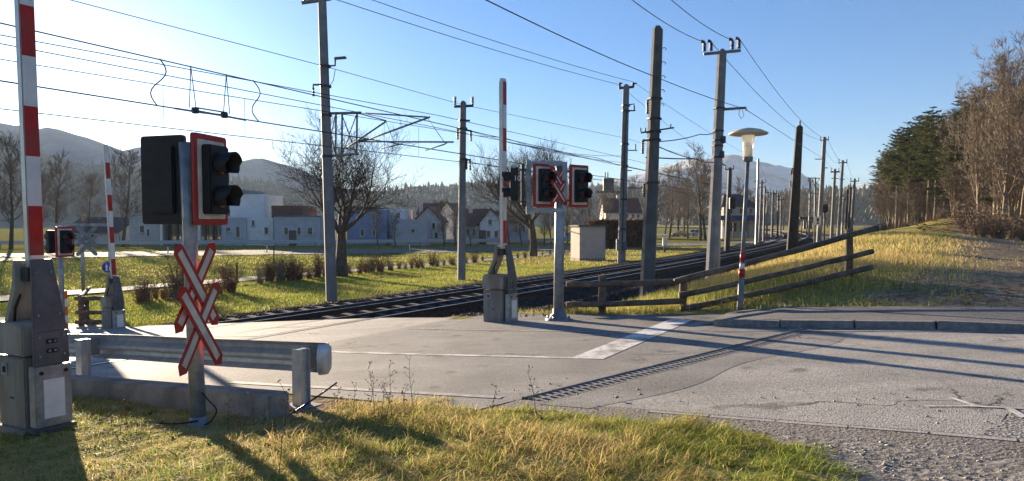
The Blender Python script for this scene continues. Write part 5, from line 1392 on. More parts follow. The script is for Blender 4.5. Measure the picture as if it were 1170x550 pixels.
# ------------------------------------------------------------------ leaf and blade fields
def blades(name, P, H, lean, width, col, seg=3, kind='stuff', parent=None, mat='blade', wind=None):
    """P (n,3) roots; H heights; lean amount; col (n,3)"""
    n = len(P); az = RNG.uniform(0, 2 * math.pi, n)
    if wind is not None:
        az = np.where(RNG.uniform(0, 1, n) < .6, wind + RNG.normal(0, .7, n), az)
    dx, dy = np.cos(az), np.sin(az); fx, fy = -dy, dx
    tw = RNG.uniform(-1.2, 1.2, n); wx = fx * np.cos(tw) + dx * np.sin(tw); wy = fy * np.cos(tw) + dy * np.sin(tw)
    rows = []
    for i in range(seg + 1):
        f = i / seg; off = lean * H * f ** 1.8; up = H * (f - .35 * np.minimum(lean, 1.4) * f ** 2.4)
        c = P + np.stack([dx * off, dy * off, up], -1); w = width * (1 - f ** 1.5) * .5
        if i < seg:
            rows.append(c + np.stack([wx * w, wy * w, 0 * w], -1)); rows.append(c - np.stack([wx * w, wy * w, 0 * w], -1))
        else: rows.append(c)
    V = np.stack(rows, 1); nv = V.shape[1]; f = []
    for i in range(seg - 1): f += [(2 * i, 2 * i + 1, 2 * i + 3), (2 * i, 2 * i + 3, 2 * i + 2)]
    f.append((2 * (seg - 1), 2 * (seg - 1) + 1, 2 * seg)); f = np.array(f)
    F = (f[None] + (np.arange(n) * nv)[:, None, None]).reshape(-1, 3)
    C = np.repeat(col, nv, 0)
    return np_mesh(name, V.reshape(-1, 3), F, mat, C, kind, parent)
def grass_cols(n, dry, dark=1.0):
    """mix of green and straw; dry in 0..1 (array)"""
    g1 = np.array([.15, .21, .03]); g2 = np.array([.30, .34, .065]); s1 = np.array([.58, .46, .20]); s2 = np.array([.42, .30, .125])
    a = RNG.uniform(0, 1, n)[:, None]; gr = g1 * a + g2 * (1 - a); b_ = RNG.uniform(0, 1, n)[:, None]; st = s1 * b_ + s2 * (1 - b_)
    k = (RNG.uniform(0, 1, n) < dry)[:, None]
    return np.where(k, st, gr) * RNG.uniform(.75, 1.25, n)[:, None] * dark
def patch_noise(x, y, k, seed): return .5 + .5 * wob(x, y, k, seed)

# near verge: tufts of long grass
def near_grass():
    nt = 8200; x = RNG.uniform(-6.5, 4.2, nt); y = RNG.uniform(2.6, 8.6, nt)
    s, t = st_of(x, y)
    tl = np.where(s > 9.0, 4.9, np.where(s > 4.9, 4.42, 5.42 + .14 * np.sin(s * 5) + .06 * np.sin(s * 13)))
    ok = (t < tl) & (s > .95 * t - 4.0 + .22 * np.sin(t * 6) + .1 * np.sin(t * 17)) & (s < 12)
    x, y, s, t = x[ok], y[ok], s[ok], t[ok]
    big = patch_noise(x, y, 2.1, .7); dryn = patch_noise(x, y, 1.5, 4.0)
    nb = 22; n = len(x) * nb
    R2 = np.repeat
    rad = .05 + .07 * big; ang = RNG.uniform(0, 6.283, n); rr = np.sqrt(RNG.uniform(0, 1, n)) * R2(rad, nb)
    bx = R2(x, nb) + rr * np.cos(ang); by = R2(y, nb) + rr * np.sin(ang)
    P = np.stack([bx, by, gz(bx, by) - .005], -1)
    tall = np.where(s > 4.3, .55, 1.0) * (.30 + .95 * big * RNG.uniform(.5, 1.5, len(x)))
    H = R2(tall, nb) * RNG.uniform(.05, .19, n)
    green_edge = np.clip((2.2 - s) / 1.6, 0, 1)
    dry = np.clip(.16 + .85 * dryn - .45 * green_edge, .05, .9)
    col = grass_cols(n, R2(dry, nb))
    blades('grass', P, H, RNG.uniform(.35, 2.1, n), RNG.uniform(.0035, .0075, n), col, 3, wind=-.8)
near_grass()
# broad leaved weeds among the verge grass
def rosettes(n):
    x = RNG.uniform(-5, 3, n); y = RNG.uniform(3.2, 7.2, n); s, t = st_of(x, y); ok = (t < 5.2) & (s > .95 * t - 3.9) & ((s < 4.9) | (t < 4.3)); x, y = x[ok], y[ok]
    P = np.repeat(np.stack([x, y, gz(x, y)], -1), 9, 0); m_ = len(P)
    blades('broad_weeds', P, RNG.uniform(.025, .06, m_), RNG.uniform(1.2, 2.2, m_), RNG.uniform(.012, .024, m_), np.array([.07, .13, .025]) * RNG.uniform(.6, 1.5, (m_, 1)), 3)
rosettes(150)

dirt = lambda s, t: np.maximum(np.exp(-((s + 1.3 + .06 * (t - 14)) / 2.1) ** 2), np.exp(-((s - .4) / 1.0) ** 2 - ((t - 14.9) / .7) ** 2))
def mid_grass(n, s0, s1, t0, t1, h0, h1, w, dryf, cond=None, seg=2, nm='grass'):
    s = RNG.uniform(s0, s1, n); t = RNG.uniform(t0, t1, n)
    if cond is not None: k = cond(s, t); s, t = s[k], t[k]
    n = len(s); a = (t - T0) / RC; r = RC - s
    x = OX + r * (-NV.x * np.cos(a) + TV.x * np.sin(a)); y = OY + r * (-NV.y * np.cos(a) + TV.y * np.sin(a))
    big = patch_noise(x, y, 1.1, 2.7); P = np.stack([x, y, gz(x, y) - .01], -1)
    H = RNG.uniform(h0, h1, n) * (.5 + .9 * big) * (1 - .6 * np.where(s < 3.5, dirt(s, t), 0)); dry = dryf(s, t, x, y)
    return blades(nm, P, H, RNG.uniform(.1, 1.1, n), RNG.uniform(.6, 1.2, n) * w, grass_cols(n, dry), seg)
# right bank: short at the path, golden on the crest
mid_grass(60000, -6, 6.3, 13.62, 24, .08, .26, .011, lambda s, t, x, y: np.clip(.30 + .6 * sstep(t, 15, 18.5) - .25 * (s < 0) + .4 * (patch_noise(x, y, .9, 1.0) - .5), .05, .95), lambda s, t: (RNG.uniform(0, 1, len(s)) > dirt(s, t) * .93) & (RNG.uniform(0, 1, len(s)) < .25 + sstep(t, 13.6, 14.6)))
mid_grass(32000, -8, 6.2, 24, 46, .10, .30, .02, lambda s, t, x, y: np.clip(.75 + .3 * (patch_noise(x, y, .7, 1.0) - .5), .2, .97), lambda s, t: RNG.uniform(0, 1, len(s)) > dirt(s, t))
mid_grass(9000, 4.2, 7.6, 12.9, 14.3, .06, .22, .010, lambda s, t, x, y: np.full(len(s), .5), lambda s, t: RNG.uniform(0, 1, len(s)) < sstep(t, 12.9, 13.5) * (1 - .6 * sstep(s, 6.3, 7.5)))
# lawn side
mid_grass(80000, 18.3, 30, 11.9, 46, .05, .15, .022, lambda s, t, x, y: np.clip(.15 + .5 * (patch_noise(x, y, .6, 3.0) - .4), .04, .7), lambda s, t: RNG.uniform(0, 1, len(s)) < sstep(s, 18.2, 20))
mid_grass(70000, 32.6, 75, 6, 95, .07, .18, .05, lambda s, t, x, y: np.clip(.22 + .5 * (patch_noise(x, y, .4, 3.0) - .4), .05, .75))
mid_grass(26000, 18.6, 30, 46, 110, .06, .18, .045, lambda s, t, x, y: np.full(len(s), .5))
mid_grass(2500, 9.6, 17, 3.2, 4.4, .04, .12, .010, lambda s, t, x, y: np.full(len(s), .6), lambda s, t: (s < 10.2) | (s > 16.4))

# fallen leaves along the footpath and under the trees
def leaf_litter(P, sz):
    n = len(P); a = RNG.uniform(0, 6.28, n); b_ = RNG.uniform(-.5, .5, n)
    c, s = np.cos(a) * sz, np.sin(a) * sz; up = np.abs(b_) * sz
    V = np.stack([P + np.stack([c, s, up], -1), P + np.stack([-s * .6, c * .6, up * .3], -1), P + np.stack([-c, -s, 0 * up], -1), P + np.stack([s * .6, -c * .6, up * .6], -1)], 1)
    F = np.arange(n * 4).reshape(n, 4)
    col = np.array([.17, .085, .035]) * RNG.uniform(.5, 1.6, (n, 1))
    np_mesh('fallen_leaves', V.reshape(-1, 3), F, 'dry_leaf', np.repeat(col, 4, 0), 'stuff')
q = scatter_st(2600, -7, 7.2, 13.0, 14.4, lambda s, t: RNG.uniform(0, 1, len(s)) < np.exp(-((t - 13.7) / .3) ** 2)); q[:, 2] += .03; q[:, 2] += np.where(st_of(q[:, 0], q[:, 1])[1] < 13.6, .09, 0)
leaf_litter(q, RNG.uniform(.012, .035, len(q)))
q = scatter_st(700, -1.6, 1.6, 14.2, 16.6, lambda s, t: np.exp(-((s + .1) / 1.0) ** 2 - ((t - 15.2) / .6) ** 2) > RNG.uniform(0, 1, len(s))); q[:, 2] += .03
leaf_litter(q, RNG.uniform(.03, .07, len(q)))

q = scatter_st(26000, -40, 2, 50, 170, lambda s, t: s < 1 + 3.5 * sstep(t, 75, 140) - 1); q[:, 2] += .05
leaf_litter(q, RNG.uniform(.10, .28, len(q)))
q = scatter_st(3000, -7, 2, 13.8, 34, lambda s, t: RNG.uniform(0, 1, len(s)) < dirt(s, t) * .8); q[:, 2] += .015
leaf_litter(q, RNG.uniform(.02, .055, len(q)))
# ------------------------------------------------------------------ shrubs, weeds, hedge
def shrub_mesh(seed, H, stems, mat, twig=.006, leafc=None):
    R = random.Random(seed); mb = MB(); lv = []
    for k in range(stems):
        az = R.uniform(0, 6.283); sp = R.uniform(.03, .5); d = Vector((math.cos(az) * math.sin(sp), math.sin(az) * math.sin(sp), math.cos(sp)))
        p = Vector((R.uniform(-.12, .12) * H, R.uniform(-.12, .12) * H, -.05)); L = H * R.uniform(.55, 1.05); pts = [p]
        for i in range(4):
            d = (d + Vector((R.gauss(0, .12), R.gauss(0, .12), .05))).normalized(); p = p + d * L / 4; pts.append(p)
            for j in range(3):
                v = Vector((R.gauss(0, 1), R.gauss(0, 1), R.uniform(.2, 1))).normalized(); e = p + v * L * R.uniform(.1, .28)
                mb.tube([p, p.lerp(e, .5) + Vector((0, 0, .02 * H)), e], [twig * .8, twig * .6, twig * .4], 3, False, False); lv.append(e)
        mb.tube(pts, [twig * 1.6, twig * 1.4, twig * 1.1, twig * .8, twig * .5], 4, False, False)
    leaves = MB()
    if leafc:
        for e in lv:
            for q in range(leafc):
                c = e + Vector((R.gauss(0, .06), R.gauss(0, .06), R.gauss(0, .06))) * H; a = Vector((R.gauss(0, 1), R.gauss(0, 1), R.gauss(0, 1))).normalized() * .035 * H ** .5; b_ = a.cross(Vector((R.gauss(0, 1), R.gauss(0, 1), R.gauss(0, 1)))).normalized() * .02 * H ** .5
                leaves.add([c - a, c - b_, c + a, c + b_], [(0, 1, 2, 3)])
    return mb.mesh('stems', mat), (leaves.mesh('leaves', 'litter') if leafc else None)
SH = [shrub_mesh(i + 3, 1.0, 46, ('twig_red', 'twig_brown')[i % 2], .006, None) for i in range(3)]
def shrub(px, s, sc, i, label, group, lower=0):
    q = onS(px, 320, s); root = empty('shrub', (q.x, q.y, g(q.x, q.y)), label, 'shrub', group, i * 1.1, True); ww = random.uniform(.7, 1.5); root.scale = (sc * ww, sc * ww, sc)
    for nm, me in zip(('stems', 'leaves'), SH[i % 3]):
        if me: o = bpy.data.objects.new(nm, me); COL.objects.link(o); o.parent = root
R_ = random.Random(9); k = 0
for px in np.linspace(160, 268, 13): shrub(px + R_.uniform(-3, 3), 25.5 + R_.uniform(-.6, .6), R_.choice([.5, .8, 1.0, 1.3, 1.7]), k, 'reddish brown bare shrub in the row next to the far barrier', 'shrubs by the far barrier'); k += 1
for px in np.linspace(296, 372, 12): shrub(px + R_.uniform(-3, 3), 28.8 + R_.uniform(-.4, .4), R_.uniform(.7, 1.5), k, 'brown bare shrub in the hedge row between path and lattice mast', 'shrubs along the path'); k += 1
for px in np.linspace(402, 520, 18): shrub(px + R_.uniform(-3, 3), 29.2 + R_.uniform(-.4, .4), R_.uniform(.45, 1.15), k, 'low brown bare shrub along the lawn path behind the orchard tree', 'shrubs along the lawn path'); k += 1
for px in np.linspace(534, 655, 14): shrub(px + R_.uniform(-3, 3), 29.6 + R_.uniform(-.4, .4), R_.uniform(.4, 1.0), k, 'low brown bare shrub in the row between slim mast and utility cabin', 'shrubs behind the barrier'); k += 1
# bramble and brush at the foot of the wood
BR = [shrub_mesh(i + 30, 1.0, 30, ('twig_brown', 'twig_grey')[i % 2], .007, 1) for i in range(3)]
for i in range(80):
    t = R_.uniform(46, 150); s = R_.uniform(-10, .5) * (.5 + .5 * (t > 58)) - 2.5 + 4.5 * float(sstep(t, 80, 140))
    x, y = ST(s, t); sc = R_.uniform(.6, 1.6); root = empty('brush', (x, y, g(x, y)), ('low' if sc < 1.1 else 'tall') + ' dry brown brush growing at the foot of the wood', 'brush', ('low' if sc < 1.1 else 'tall') + ' brush at the foot of the wood', i, True); root.scale = (sc * 1.5, sc * 1.5, sc)
    for nm, me in zip(('stems', 'leaves'), BR[i % 3]):
        o = bpy.data.objects.new(nm, me); COL.objects.link(o); o.parent = root

# tall dry weeds at the near road edge
def weed(x, y, H, seed, label, group, mat='twig_brown'):
    R = random.Random(seed); z = g(x, y); root = empty('dry_weed', (x, y, z), label, 'weed', group)
    mb = MB(); d = Vector((R.gauss(0, .12), R.gauss(0, .12), 1)).normalized(); p = Vector((x, y, z - .02)); pts = [p]; lv = MB()
    for i in range(6):
        d = (d + Vector((R.gauss(0, .07), R.gauss(0, .07), .05))).normalized(); p = p + d * H / 6; pts.append(p)
        for j in range(2 if i else 0):
            v = Vector((R.gauss(0, 1), R.gauss(0, 1), R.uniform(.5, 1.6))).normalized(); e = p + v * H * R.uniform(.08, .22)
            mb.tube([p, e], [.0022, .0012], 3, False, False)
            for q in range(2):
                c = e + Vector((R.gauss(0, .006), R.gauss(0, .006), R.gauss(0, .006))); a = Vector((R.gauss(0, 1), R.gauss(0, 1), R.gauss(0, 1))).normalized() * .011; b_ = Vector((R.gauss(0, 1), R.gauss(0, 1), R.gauss(0, 1))).normalized() * .006
                lv.add([c - a, c - b_, c + a, c + b_], [(0, 1, 2, 3)])
    mb.tube(pts, [.003, .0028, .0026, .0022, .002, .0016, .001], 4, False, False)
    mb.build('stalk', mat, root); lv.build('seed_heads', 'litter', root, kind='stuff')
R_ = random.Random(4)
for i, px in enumerate((386, 403, 420, 428, 437, 449, 460, 472, 441, 562, 613)):
    q = onG(px, R_.uniform(470, 481)); weed(q.x, q.y, R_.uniform(.22, .5), i, 'tall dry weed stalk in front of the road edge line', 'dry weeds at the road edge')
for i, px in enumerate((262, 275, 290, 300, 128, 137, 146, 335)):
    q = onG(px, R_.uniform(484, 498)); weed(q.x, q.y, R_.uniform(.16, .36), 40 + i, 'short dry weed below the concrete beam', 'dry weeds below the beam', 'twig_red')
q = onG(319, 546); weed(q.x, q.y, .52, 77, 'single dark tall weed stalk standing alone in the verge grass', None, 'bark')

# clipped beech hedge
def hedge(name, label, c, size, rot, seed, n):
    rr = np.random.default_rng(seed); root = empty(name, tuple(c), label, 'hedge', None)
    u = rr.uniform(-.5, .5, (n, 3)); f = rr.integers(0, 5, n)
    for ax, sgn, k in ((0, -.5, 0), (0, .5, 1), (1, -.5, 2), (1, .5, 3), (2, .5, 4)):
        m_ = f == k; u[m_, ax] = sgn + rr.normal(0, .035, m_.sum())
    P = u * np.array(size) + np.array([0, 0, size[2] / 2]); ca, sa = math.cos(rot), math.sin(rot)
    P = np.stack([P[:, 0] * ca - P[:, 1] * sa, P[:, 0] * sa + P[:, 1] * ca, P[:, 2]], -1)
    a = rr.normal(0, 1, (n, 3)); a /= np.linalg.norm(a, axis=1)[:, None]; b_ = np.cross(a, rr.normal(0, 1, (n, 3))); b_ /= np.linalg.norm(b_, axis=1)[:, None]
    a *= .14; b_ *= .09; V = np.stack([P - a, P - b_, P + a, P + b_], 1)
    col = np.array([.16, .085, .045]) * rr.uniform(.45, 1.5, (n, 1))
    np_mesh('foliage', V.reshape(-1, 3), np.arange(n * 4).reshape(n, 4), 'dry_leaf', np.repeat(col, 4, 0), None, root)
    core = MB().box(Vector(c) + Vector((0, 0, size[2] * .47)), (size[0] * .92, size[1] * .85, size[2] * .92), Matrix.Rotation(rot, 3, 'Z')).build('branch_core', 'twig_red', root)
q = at(706, 283, 92); q.z = g(q.x, q.y); hedge('beech_hedge', 'clipped brown beech hedge beside the transformer mast', q, (6.8, 2.2, 3.3), .3, 3, 9000)
# ================================================================== buildings
def bldg(name, label, cat='house', loc=None): return empty(name, loc, label, cat, None)
def vol(root, px0, px1, ytop, Y, depth, mat, name='wall', yaw=0):
    a = at(px0, ytop, Y); b_ = at(px1, ytop, Y); z0 = -1.6
    c = Vector(((a.x + b_.x) / 2, Y + depth / 2, (a.z + z0) / 2))
    return MB().box(c, (b_.x - a.x, depth, a.z - z0)).build(name, mat, root)
def win(root, px0, px1, y0, y1, Y, frame='wall_white', panes=1):
    a = at(px0, y1, Y); b_ = at(px1, y0, Y); w, h = b_.x - a.x, b_.z - a.z; t = .07
    cx, cz = (a.x + b_.x) / 2, (a.z + b_.z) / 2
    fr = MB().box((cx, Y - .03, b_.z + t / 2), (w + 2 * t, .1, t)).box((cx, Y - .03, a.z - t / 2), (w + 2 * t, .1, t)).box((a.x - t / 2, Y - .03, cz), (t, .1, h)).box((b_.x + t / 2, Y - .03, cz), (t, .1, h))
    f = fr.build('window', frame, root)
    for k in range(panes):
        x0 = a.x + w * k / panes; x1 = a.x + w * (k + 1) / panes
        MB().box(((x0 + x1) / 2, Y - .01, cz), (x1 - x0 - (.06 if panes > 1 else 0), .03, h)).build('pane', 'window_glass', f)
    MB().box((cx, Y - .09, a.z - .1), (w + .3, .16, .05)).build('sill', 'concrete', f)
def gable(root, px0, px1, yeave, ypeak, Y, depth, wall, roof, over=.35, along='y'):
    a = at(px0, yeave, Y); b_ = at(px1, yeave, Y); pk = at((px0 + px1) / 2, ypeak, Y); cx = (a.x + b_.x) / 2; hw = (b_.x - a.x) / 2
    if along == 'y':
        MB().prism([(-hw, -1.6), (hw, -1.6), (hw, a.z), (0, pk.z), (-hw, a.z)], 0, depth, lambda u, w, h: Vector((cx + u, Y + h, w))).build('wall', wall, root)
        sl = (pk.z - a.z) / hw
        for e in (-1, 1):
            MB().prism([(0, pk.z + .03), (e * (hw + over), a.z - sl * over + .03), (e * (hw + over), a.z - sl * over + .25), (0, pk.z + .25)], -over, depth + over, lambda u, w, h: Vector((cx + u, Y + h, w))).build('roof', roof, root)
    else:
        MB().prism([(0, -1.6), (depth, -1.6), (depth, a.z), (depth / 2, pk.z), (0, a.z)], -hw, hw, lambda u, w, h: Vector((cx + h, Y + u, w))).build('wall', wall, root)
        sl = (pk.z - a.z) / (depth / 2)
        for (u0, u1) in ((-over, depth / 2), (depth + over, depth / 2)):
            MB().prism([(u0, a.z - sl * over + .03), (u1, pk.z + .03), (u1, pk.z + .25), (u0, a.z - sl * over + .25)], -hw - over, hw + over, lambda u, w, h: Vector((cx + h, Y + u, w))).build('roof', roof, root)
def door(root, px, Y, mat='wood_weathered'):
    p = at(px, 270, Y); z = g(p.x, Y - 1); d = MB().box((p.x, Y - .03, z + 1.05), (1.0, .08, 2.1)).build('door', mat, root, .01)
    MB().box((p.x + .38, Y - .09, z + 1.05), (.12, .05, .04)).build('handle', 'galvanised', d)
def gutter(root, px0, px1, y, Y):
    MB().tube([at(px0, y, Y), at(px1, y, Y)], .075, 6).build('gutter', 'galvanised_dull', root)
    p = at(px1 - .6, y, Y); MB().tube([p, (p.x, p.y + .2, p.z - .4), (p.x, p.y + .2, -1.2)], .05, 6).build('downpipe', 'galvanised_dull', root)
def chimney(root, px, y0, y1, Y): a = at(px, y1, Y); b_ = at(px, y0, Y); MB().box((a.x, Y, (a.z + b_.z) / 2), (.55, .55, b_.z - a.z)).build('chimney', 'wall_cream', root, .02)

# white flat roofed house
q = at(230, 278, 104); q.z = g(q.x, q.y)
h = bldg('modern_house', 'white flat roofed modern house with wide glazed bays behind the far guard rail', 'house', tuple(q))
vol(h, 147, 184, 243, 106, 9, 'wall_grey'); vol(h, 184, 255, 250, 107.5, 8, 'wall_white'); MB().box2(at(184, 256.5, 104.6), at(254, 249.5, 107.6)).build('fascia', 'wall_white', h, .02)
for x in (184.6, 218, 228): p = at(x, 260, 105); MB().box((p.x, 105.0, .4), (.35, .35, 4.0)).build('pillar', 'wall_white', h)
vol(h, 254, 281, 249, 103, 9, 'wall_grey'); vol(h, 281.2, 312, 249, 103.4, 9, 'wall_white'); vol(h, 252, 302, 222, 112, 9, 'wall_white'); vol(h, 236, 258, 226, 113, 7, 'wall_grey')
MB().box2(at(250, 222, 111.6) + Vector((0, 0, .02)), at(304, 222, 121.5) + Vector((0, 0, .3))).build('roof_edge', 'paint_grey', h)
for (a, b_) in ((186, 196), (197, 207), (208, 214), (230, 238), (239, 247), (247.7, 252)): win(h, a, b_, 257, 276, 107.5, 'paint_grey_dark', 2)
for (a, b_, c, d) in ((258.5, 263.5, 260, 264.5), (270, 274, 259, 271), ): win(h, a, b_, c, d, 103)
win(h, 302.5, 306.5, 260, 267, 103.4); win(h, 288, 291, 252, 258, 103.4, 'wall_white'); win(h, 258, 263, 240, 247, 112); win(h, 160, 165, 258, 266, 106); win(h, 168, 171, 262, 270, 106)
# blue grey house
q = at(338, 278, 101); q.z = g(q.x, q.y)
h = bldg('blue_house', 'blue grey house with a dark flat roof behind the orchard tree', 'house', tuple(q))
vol(h, 313, 366, 247, 101, 9, 'wall_grey'); vol(h, 310, 345, 235, 106, 8, 'roof_red', 'upper_storey'); win(h, 325, 329, 260, 268, 101); win(h, 340, 344, 260, 268, 101); win(h, 352, 357, 260, 268, 101); door(h, 334.5, 101); gutter(h, 312.5, 366.5, 247.3, 100.9)
# dark blue house with white wing
q = at(420, 278, 105); q.z = g(q.x, q.y)
h = bldg('town_house', 'dark blue house with a white upper wing, next to the blue grey house', 'house', tuple(q))
vol(h, 396, 442, 240, 106, 9, 'wall_blue'); vol(h, 430, 463, 239, 108, 8, 'wall_white'); vol(h, 448, 488, 250.5, 103, 5, 'wall_grey'); MB().box2(at(395, 240, 105.5), at(443, 238.3, 115.5)).build('roof_edge', 'roof_dark', h)
for (a, b_, c, d, Y) in ((426, 429, 244, 252, 106), (426, 429, 262, 270, 106), (453, 457, 243, 249, 108), (412, 416, 262, 270, 106), (470, 474, 262, 266, 103)): win(h, a, b_, c, d, Y)
# gabled houses
q = at(489, 278, 112); q.z = g(q.x, q.y)
h = bldg('gabled_house', 'pale gabled house with a red brown roof and a chimney at its eaves', 'house', tuple(q)); gable(h, 474, 504, 252, 237, 112, 9, 'wall_cream', 'roof_red'); win(h, 487, 490, 255, 262, 112); win(h, 494, 497, 255, 262, 112); win(h, 480, 483, 266, 272, 112); win(h, 497, 500, 266, 272, 112); door(h, 489, 112); chimney(h, 481, 229, 246, 114)
q = at(500, 278, 128); q.z = g(q.x, q.y)
h = bldg('gabled_house', 'farther house with a long red roof and small white gable above its neighbours', 'house', tuple(q)); gable(h, 478, 524, 246, 233, 128, 9, 'wall_cream', 'roof_red', along='x'); gable(h, 503, 518, 242, 232, 127, 4, 'wall_white', 'roof_dark')
q = at(545, 278, 108); q.z = g(q.x, q.y)
h = bldg('gabled_house', 'white gabled house with a red side roof and a dark roofed front gable', 'house', tuple(q)); gable(h, 529, 560, 257, 240, 110, 8, 'wall_cream', 'roof_red', along='x'); gable(h, 548, 574, 255, 239.5, 108, 8, 'wall_white', 'roof_dark'); win(h, 558, 562, 251, 257, 108); win(h, 556, 560, 264, 271, 108); win(h, 565, 569, 264, 271, 108); door(h, 552, 108); gutter(h, 527, 548, 257.5, 109.5); chimney(h, 538, 236, 250, 113); win(h, 533, 536, 262, 269, 110); win(h, 540, 543, 262, 269, 110)
q = at(595, 278, 118); q.z = g(q.x, q.y)
h = bldg('gabled_house', 'house with a dark roof half hidden behind the boom next to the framed signal', 'house', tuple(q)); gable(h, 566, 604, 254, 242, 118, 9, 'wall_grey', 'roof_red', along='x'); win(h, 588, 591, 258, 265, 118); win(h, 597, 600, 258, 265, 118); gutter(h, 564, 606, 254.5, 117.5); chimney(h, 590, 237, 250, 122)
q = at(716, 270, 150); q.z = g(q.x, q.y)
h = bldg('farmhouse', 'white farmhouse with a steep brown roof behind the beech hedge', 'house', tuple(q)); gable(h, 692, 732, 243, 227, 150, 10, 'wall_white', 'roof_red', along='x')
for x in (715, 722, 728): win(h, x, x + 2.6, 245, 249, 150)
chimney(h, 706, 223, 236, 155); gutter(h, 690, 734, 243.4, 149.6)
q = at(100, 278, 112); q.z = g(q.x, q.y)
h = bldg('bungalow', 'low house with a broad dark brown roof behind the bare trees', 'house', tuple(q)); gable(h, 72, 134, 266, 250, 112, 11, 'wall_grey', 'roof_dark', along='x'); win(h, 84, 89, 268, 274, 112); win(h, 104, 109, 268, 274, 112); gutter(h, 70, 136, 266.6, 111.6); chimney(h, 96, 245, 258, 116)
# station
q = at(846, 268, 148); q.z = g(q.x, q.y)
h = bldg('station_building', 'pale station building with a grey hipped roof and blue canopy band', 'station', tuple(q))
vol(h, 827, 866, 235, 148, 10, 'wall_cream')
a = at(825, 236, 147); b_ = at(868, 236, 147); pk = at(846, 222, 153).z; w = b_.x - a.x
MB().add([(a.x, 147.2, a.z), (b_.x, 147.2, a.z), (b_.x, 159, a.z), (a.x, 159, a.z), (a.x + w * .28, 153, pk), (b_.x - w * .28, 153, pk)], [(0, 1, 5, 4), (1, 2, 5), (2, 3, 4, 5), (3, 0, 4), (3, 2, 1, 0)]).build('roof', 'roof_dark', h)
MB().box2(at(824, 252, 145.5), at(868, 246.5, 147.9)).build('canopy', 'canopy_blue', h, .02)
for x in (833, 845, 856): win(h, x, x + 4, 238.5, 244, 148)
for x in (834, 846): win(h, x, x + 7, 255, 264, 148, 'paint_grey_dark', 2)
for x in (826, 838, 855, 866): p = at(x, 252, 146); MB().tube([(p.x, p.y, -1.3), p], .1, 6).build('canopy_post', 'paint_grey', h)
# platform shelter
q = at(908, 268, 165); q.z = g(q.x, q.y)
h = bldg('platform_shelter', 'dark flat platform shelter between the wooden pole and the number plate mast', 'shelter', tuple(q))
MB().box2(at(914, 250.5, 160), at(931, 248.5, 166)).build('roof', 'roof_dark', h)
for x in (916, 922, 929): p = at(x, 250, 162); MB().tube([(p.x, p.y, -1), p], .12, 6).build('post', 'steel_dark', h)
MB().box2(at(918, 262, 165), at(928, 253, 165.2)).build('rear_panel', 'paint_grey', h)
# utility cabin
Yk = 57.0; a = at(653.5, 297, Yk); b_ = at(693, 258.5, Yk); zb = g(a.x + 1, Yk)
h = bldg('utility_cabin', 'small square beige utility cabin with a flat slab roof on the lawn', 'cabin', (a.x + 1.3, Yk, zb))
rc = Matrix.Rotation(math.radians(17), 3, 'Z'); cc = Vector(((a.x + b_.x) / 2, Yk + 1.0, 0)); hgt = b_.z - zb
MB().box((cc.x, cc.y, zb + hgt / 2 + .1), (2.15, 1.9, hgt - .25), rc).build('wall', 'wall_cabin', h, .02); MB().box((cc.x, cc.y, zb + .06), (2.2, 1.95, .34), rc).build('plinth', 'concrete', h, .01); MB().box((cc.x, cc.y, b_.z + .02), (2.45, 2.2, .13), rc).build('roof_slab', 'concrete_dark', h, .02)
# small meter box on a post
Yk = 74.0; q = at(759.5, 289, Yk); q.z = g(q.x, q.y)
h = bldg('meter_box', 'small white meter box on a short dark post beside the tracks', 'meter box', tuple(q)); MB().tube([q, at(759.5, 281, Yk)], .09, 6).build('post', 'steel_dark', h); MB().box(at(759.8, 276.5, Yk), (.45, .3, .8)).build('box', 'panel_white', h, .02)
# white post on the lawn road verge etc
for i, (px, py0, py1, Y) in enumerate(((192, 281, 292, 72), (468, 272, 281, 80), (579, 270, 280, 84), (305, 281, 291, 76))):
    q = at(px, py1, Y); zb = g(q.x, q.y)
    root = empty('delineator_post', (q.x, q.y, zb), 'white roadside delineator post with a red top beside the far road', 'delineator', 'delineator posts of the far road')
    MB().tube([(q.x, q.y, zb), (q.x, q.y, zb + .8)], .06, 6).build('post', 'white_reflective', root); MB().tube([(q.x, q.y, zb + .8), (q.x, q.y, zb + 1.0)], .06, 6).build('top_band', 'red_reflective', root)
for i, (px, y0, y1, s) in enumerate(((313, 283, 322, 31.5), (527.5, 280, 300, 33.2), (271, 300, 330, 30))):
    q = onS(px, y1, s); zb = g(q.x, q.y)
    MB().tube([(q.x, q.y, zb - .1), at(px, y0, q.y)], .035, 6).build('thin_stake', 'rail_rust', None, 0, 'thin rusty stake standing in the lawn by the path', 'stake', 'rusty stakes on the lawn')
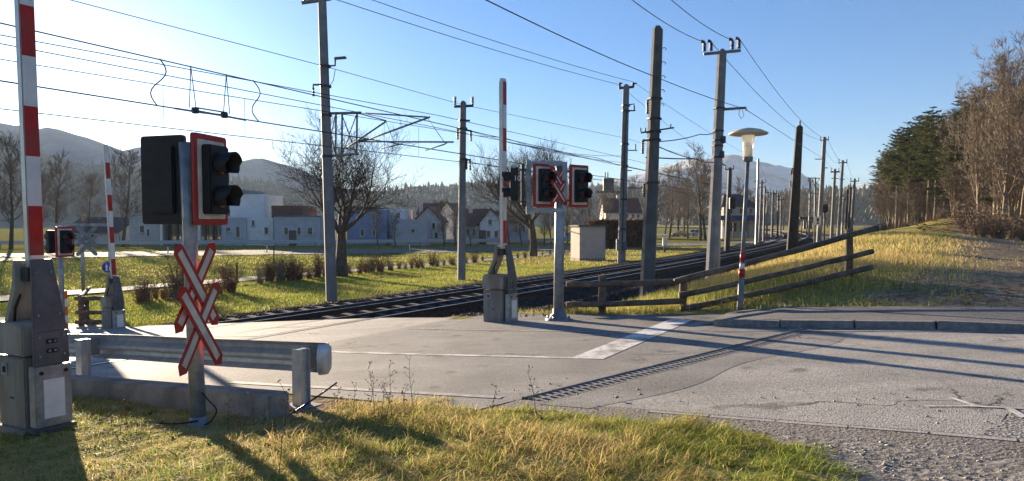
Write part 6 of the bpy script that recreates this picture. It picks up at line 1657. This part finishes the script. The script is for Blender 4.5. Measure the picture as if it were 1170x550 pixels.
# far guard rail, in lengths with its posts
fg = []
for px, py in ((-120, 285), (0, 284), (120, 283.5), (240, 283), (360, 282.5), (480, 281.5), (600, 280.5), (650, 279.5)):
    fg.append(onG(px, py))
root = empty('guard_rail', tuple(fg[0]), 'long galvanised guard rail running along the far road in front of the houses', 'guard rail', None)
for i in range(len(fg) - 1):
    a, b_ = fg[i], fg[i + 1]; d = (b_ - a); L = math.hypot(d.x, d.y)
    prof = [(-.04, .46), (.03, .52), (.03, .60), (-.04, .65), (-.04, .73), (.03, .78), (.03, .86), (-.04, .92)]
    qn = Vector((-d.y, d.x, 0)).normalized(); vs = []
    za, zb = g(a.x, a.y), g(b_.x, b_.y)
    for (P, z) in ((a, za), (b_, zb)):
        for du, dz in prof: vs.append((P.x + qn.x * -du, P.y + qn.y * -du, z + dz))
    MB().add(vs, [(k, k + 1, k + 9, k + 8) for k in range(7)]).build('beam', 'galvanised_bright', root)
    for k in range(int(L / 4)):
        P = a.lerp(b_, k * 4 / L); z = g(P.x, P.y); MB().box((P.x + qn.x * .1, P.y + qn.y * .1, z + .34), (.12, .12, .85)).build('post', 'galvanised_dull', root)

# ================================================================== cars
def car(loc, yaw, label, body, suv=False):
    root = empty('parked_car', loc, label, 'car', 'cars on the station forecourt', yaw, True)
    hh = 1.62 if suv else 1.42; bl = .95 if suv else .88
    side = [(-2.1, .32), (2.1, .32), (2.15, .6), (2.0, .82), (1.05, bl + .02), (-1.9, bl + .05), (-2.15, .7)]
    fr = lambda u, w, h_: Vector((u, h_, w))
    MB().prism(side, -.85, .85, fr).build('body', body, root, .06)
    cab = [(1.05, bl), (.35, hh - .04), (-.2, hh), (-1.25 if not suv else -1.75, hh - .04), (-1.95, bl + .03)]
    MB().prism(cab, -.72, .72, fr).build('cabin', body, root, .06)
    ins_ = [(.90, bl + .04), (.32, hh - .10), (-1.2 if not suv else -1.65, hh - .10), (-1.75, bl + .06)]
    for e in (-1, 1): MB().prism(ins_, e * .725, e * .735, fr).build('side_window', 'car_glass', root)
    MB().add([(1.07, -.62, bl + .03), (1.07, .62, bl + .03), (.40, .58, hh - .07), (.40, -.58, hh - .07)], [(0, 1, 2, 3)]).build('windscreen', 'car_glass', root)
    for x in (-1.35, 1.35):
        for e in (-1, 1):
            w = MB().lathe([(.31, -.1), (.33, -.07), (.33, .07), (.31, .1)], (x, e * .80, .33), 16, Matrix.Rotation(math.pi / 2, 3, 'X')).build('wheel', 'rubber_groove_black', root)
            MB().lathe([(.2, -.105), (.2, .105)], (x, e * .80, .33), 12, Matrix.Rotation(math.pi / 2, 3, 'X')).build('rim', 'galvanised', w)
    for e in (-1, 1):
        MB().box((2.06, e * .6, .68), (.14, .36, .14)).build('headlight', 'panel_white', root, .02); MB().box((-2.12, e * .62, .72), (.08, .3, .14)).build('tail_light', 'red_reflective', root, .02)
q = at(777, 269, 165); car((q.x, q.y, g(q.x, q.y) + .07), math.pi + .15, 'black parked car on the station forecourt', 'paint_car_black')
q = at(794, 268, 172); car((q.x, q.y, g(q.x, q.y) + .07), math.pi + .6, 'silver parked estate car behind the black car', 'paint_car_silver', True)
q = at(660, 276, 118); car((q.x, q.y, g(q.x, q.y) + .07), .4, 'silver car half hidden above the roof of the utility cabin', 'paint_car_silver', True)
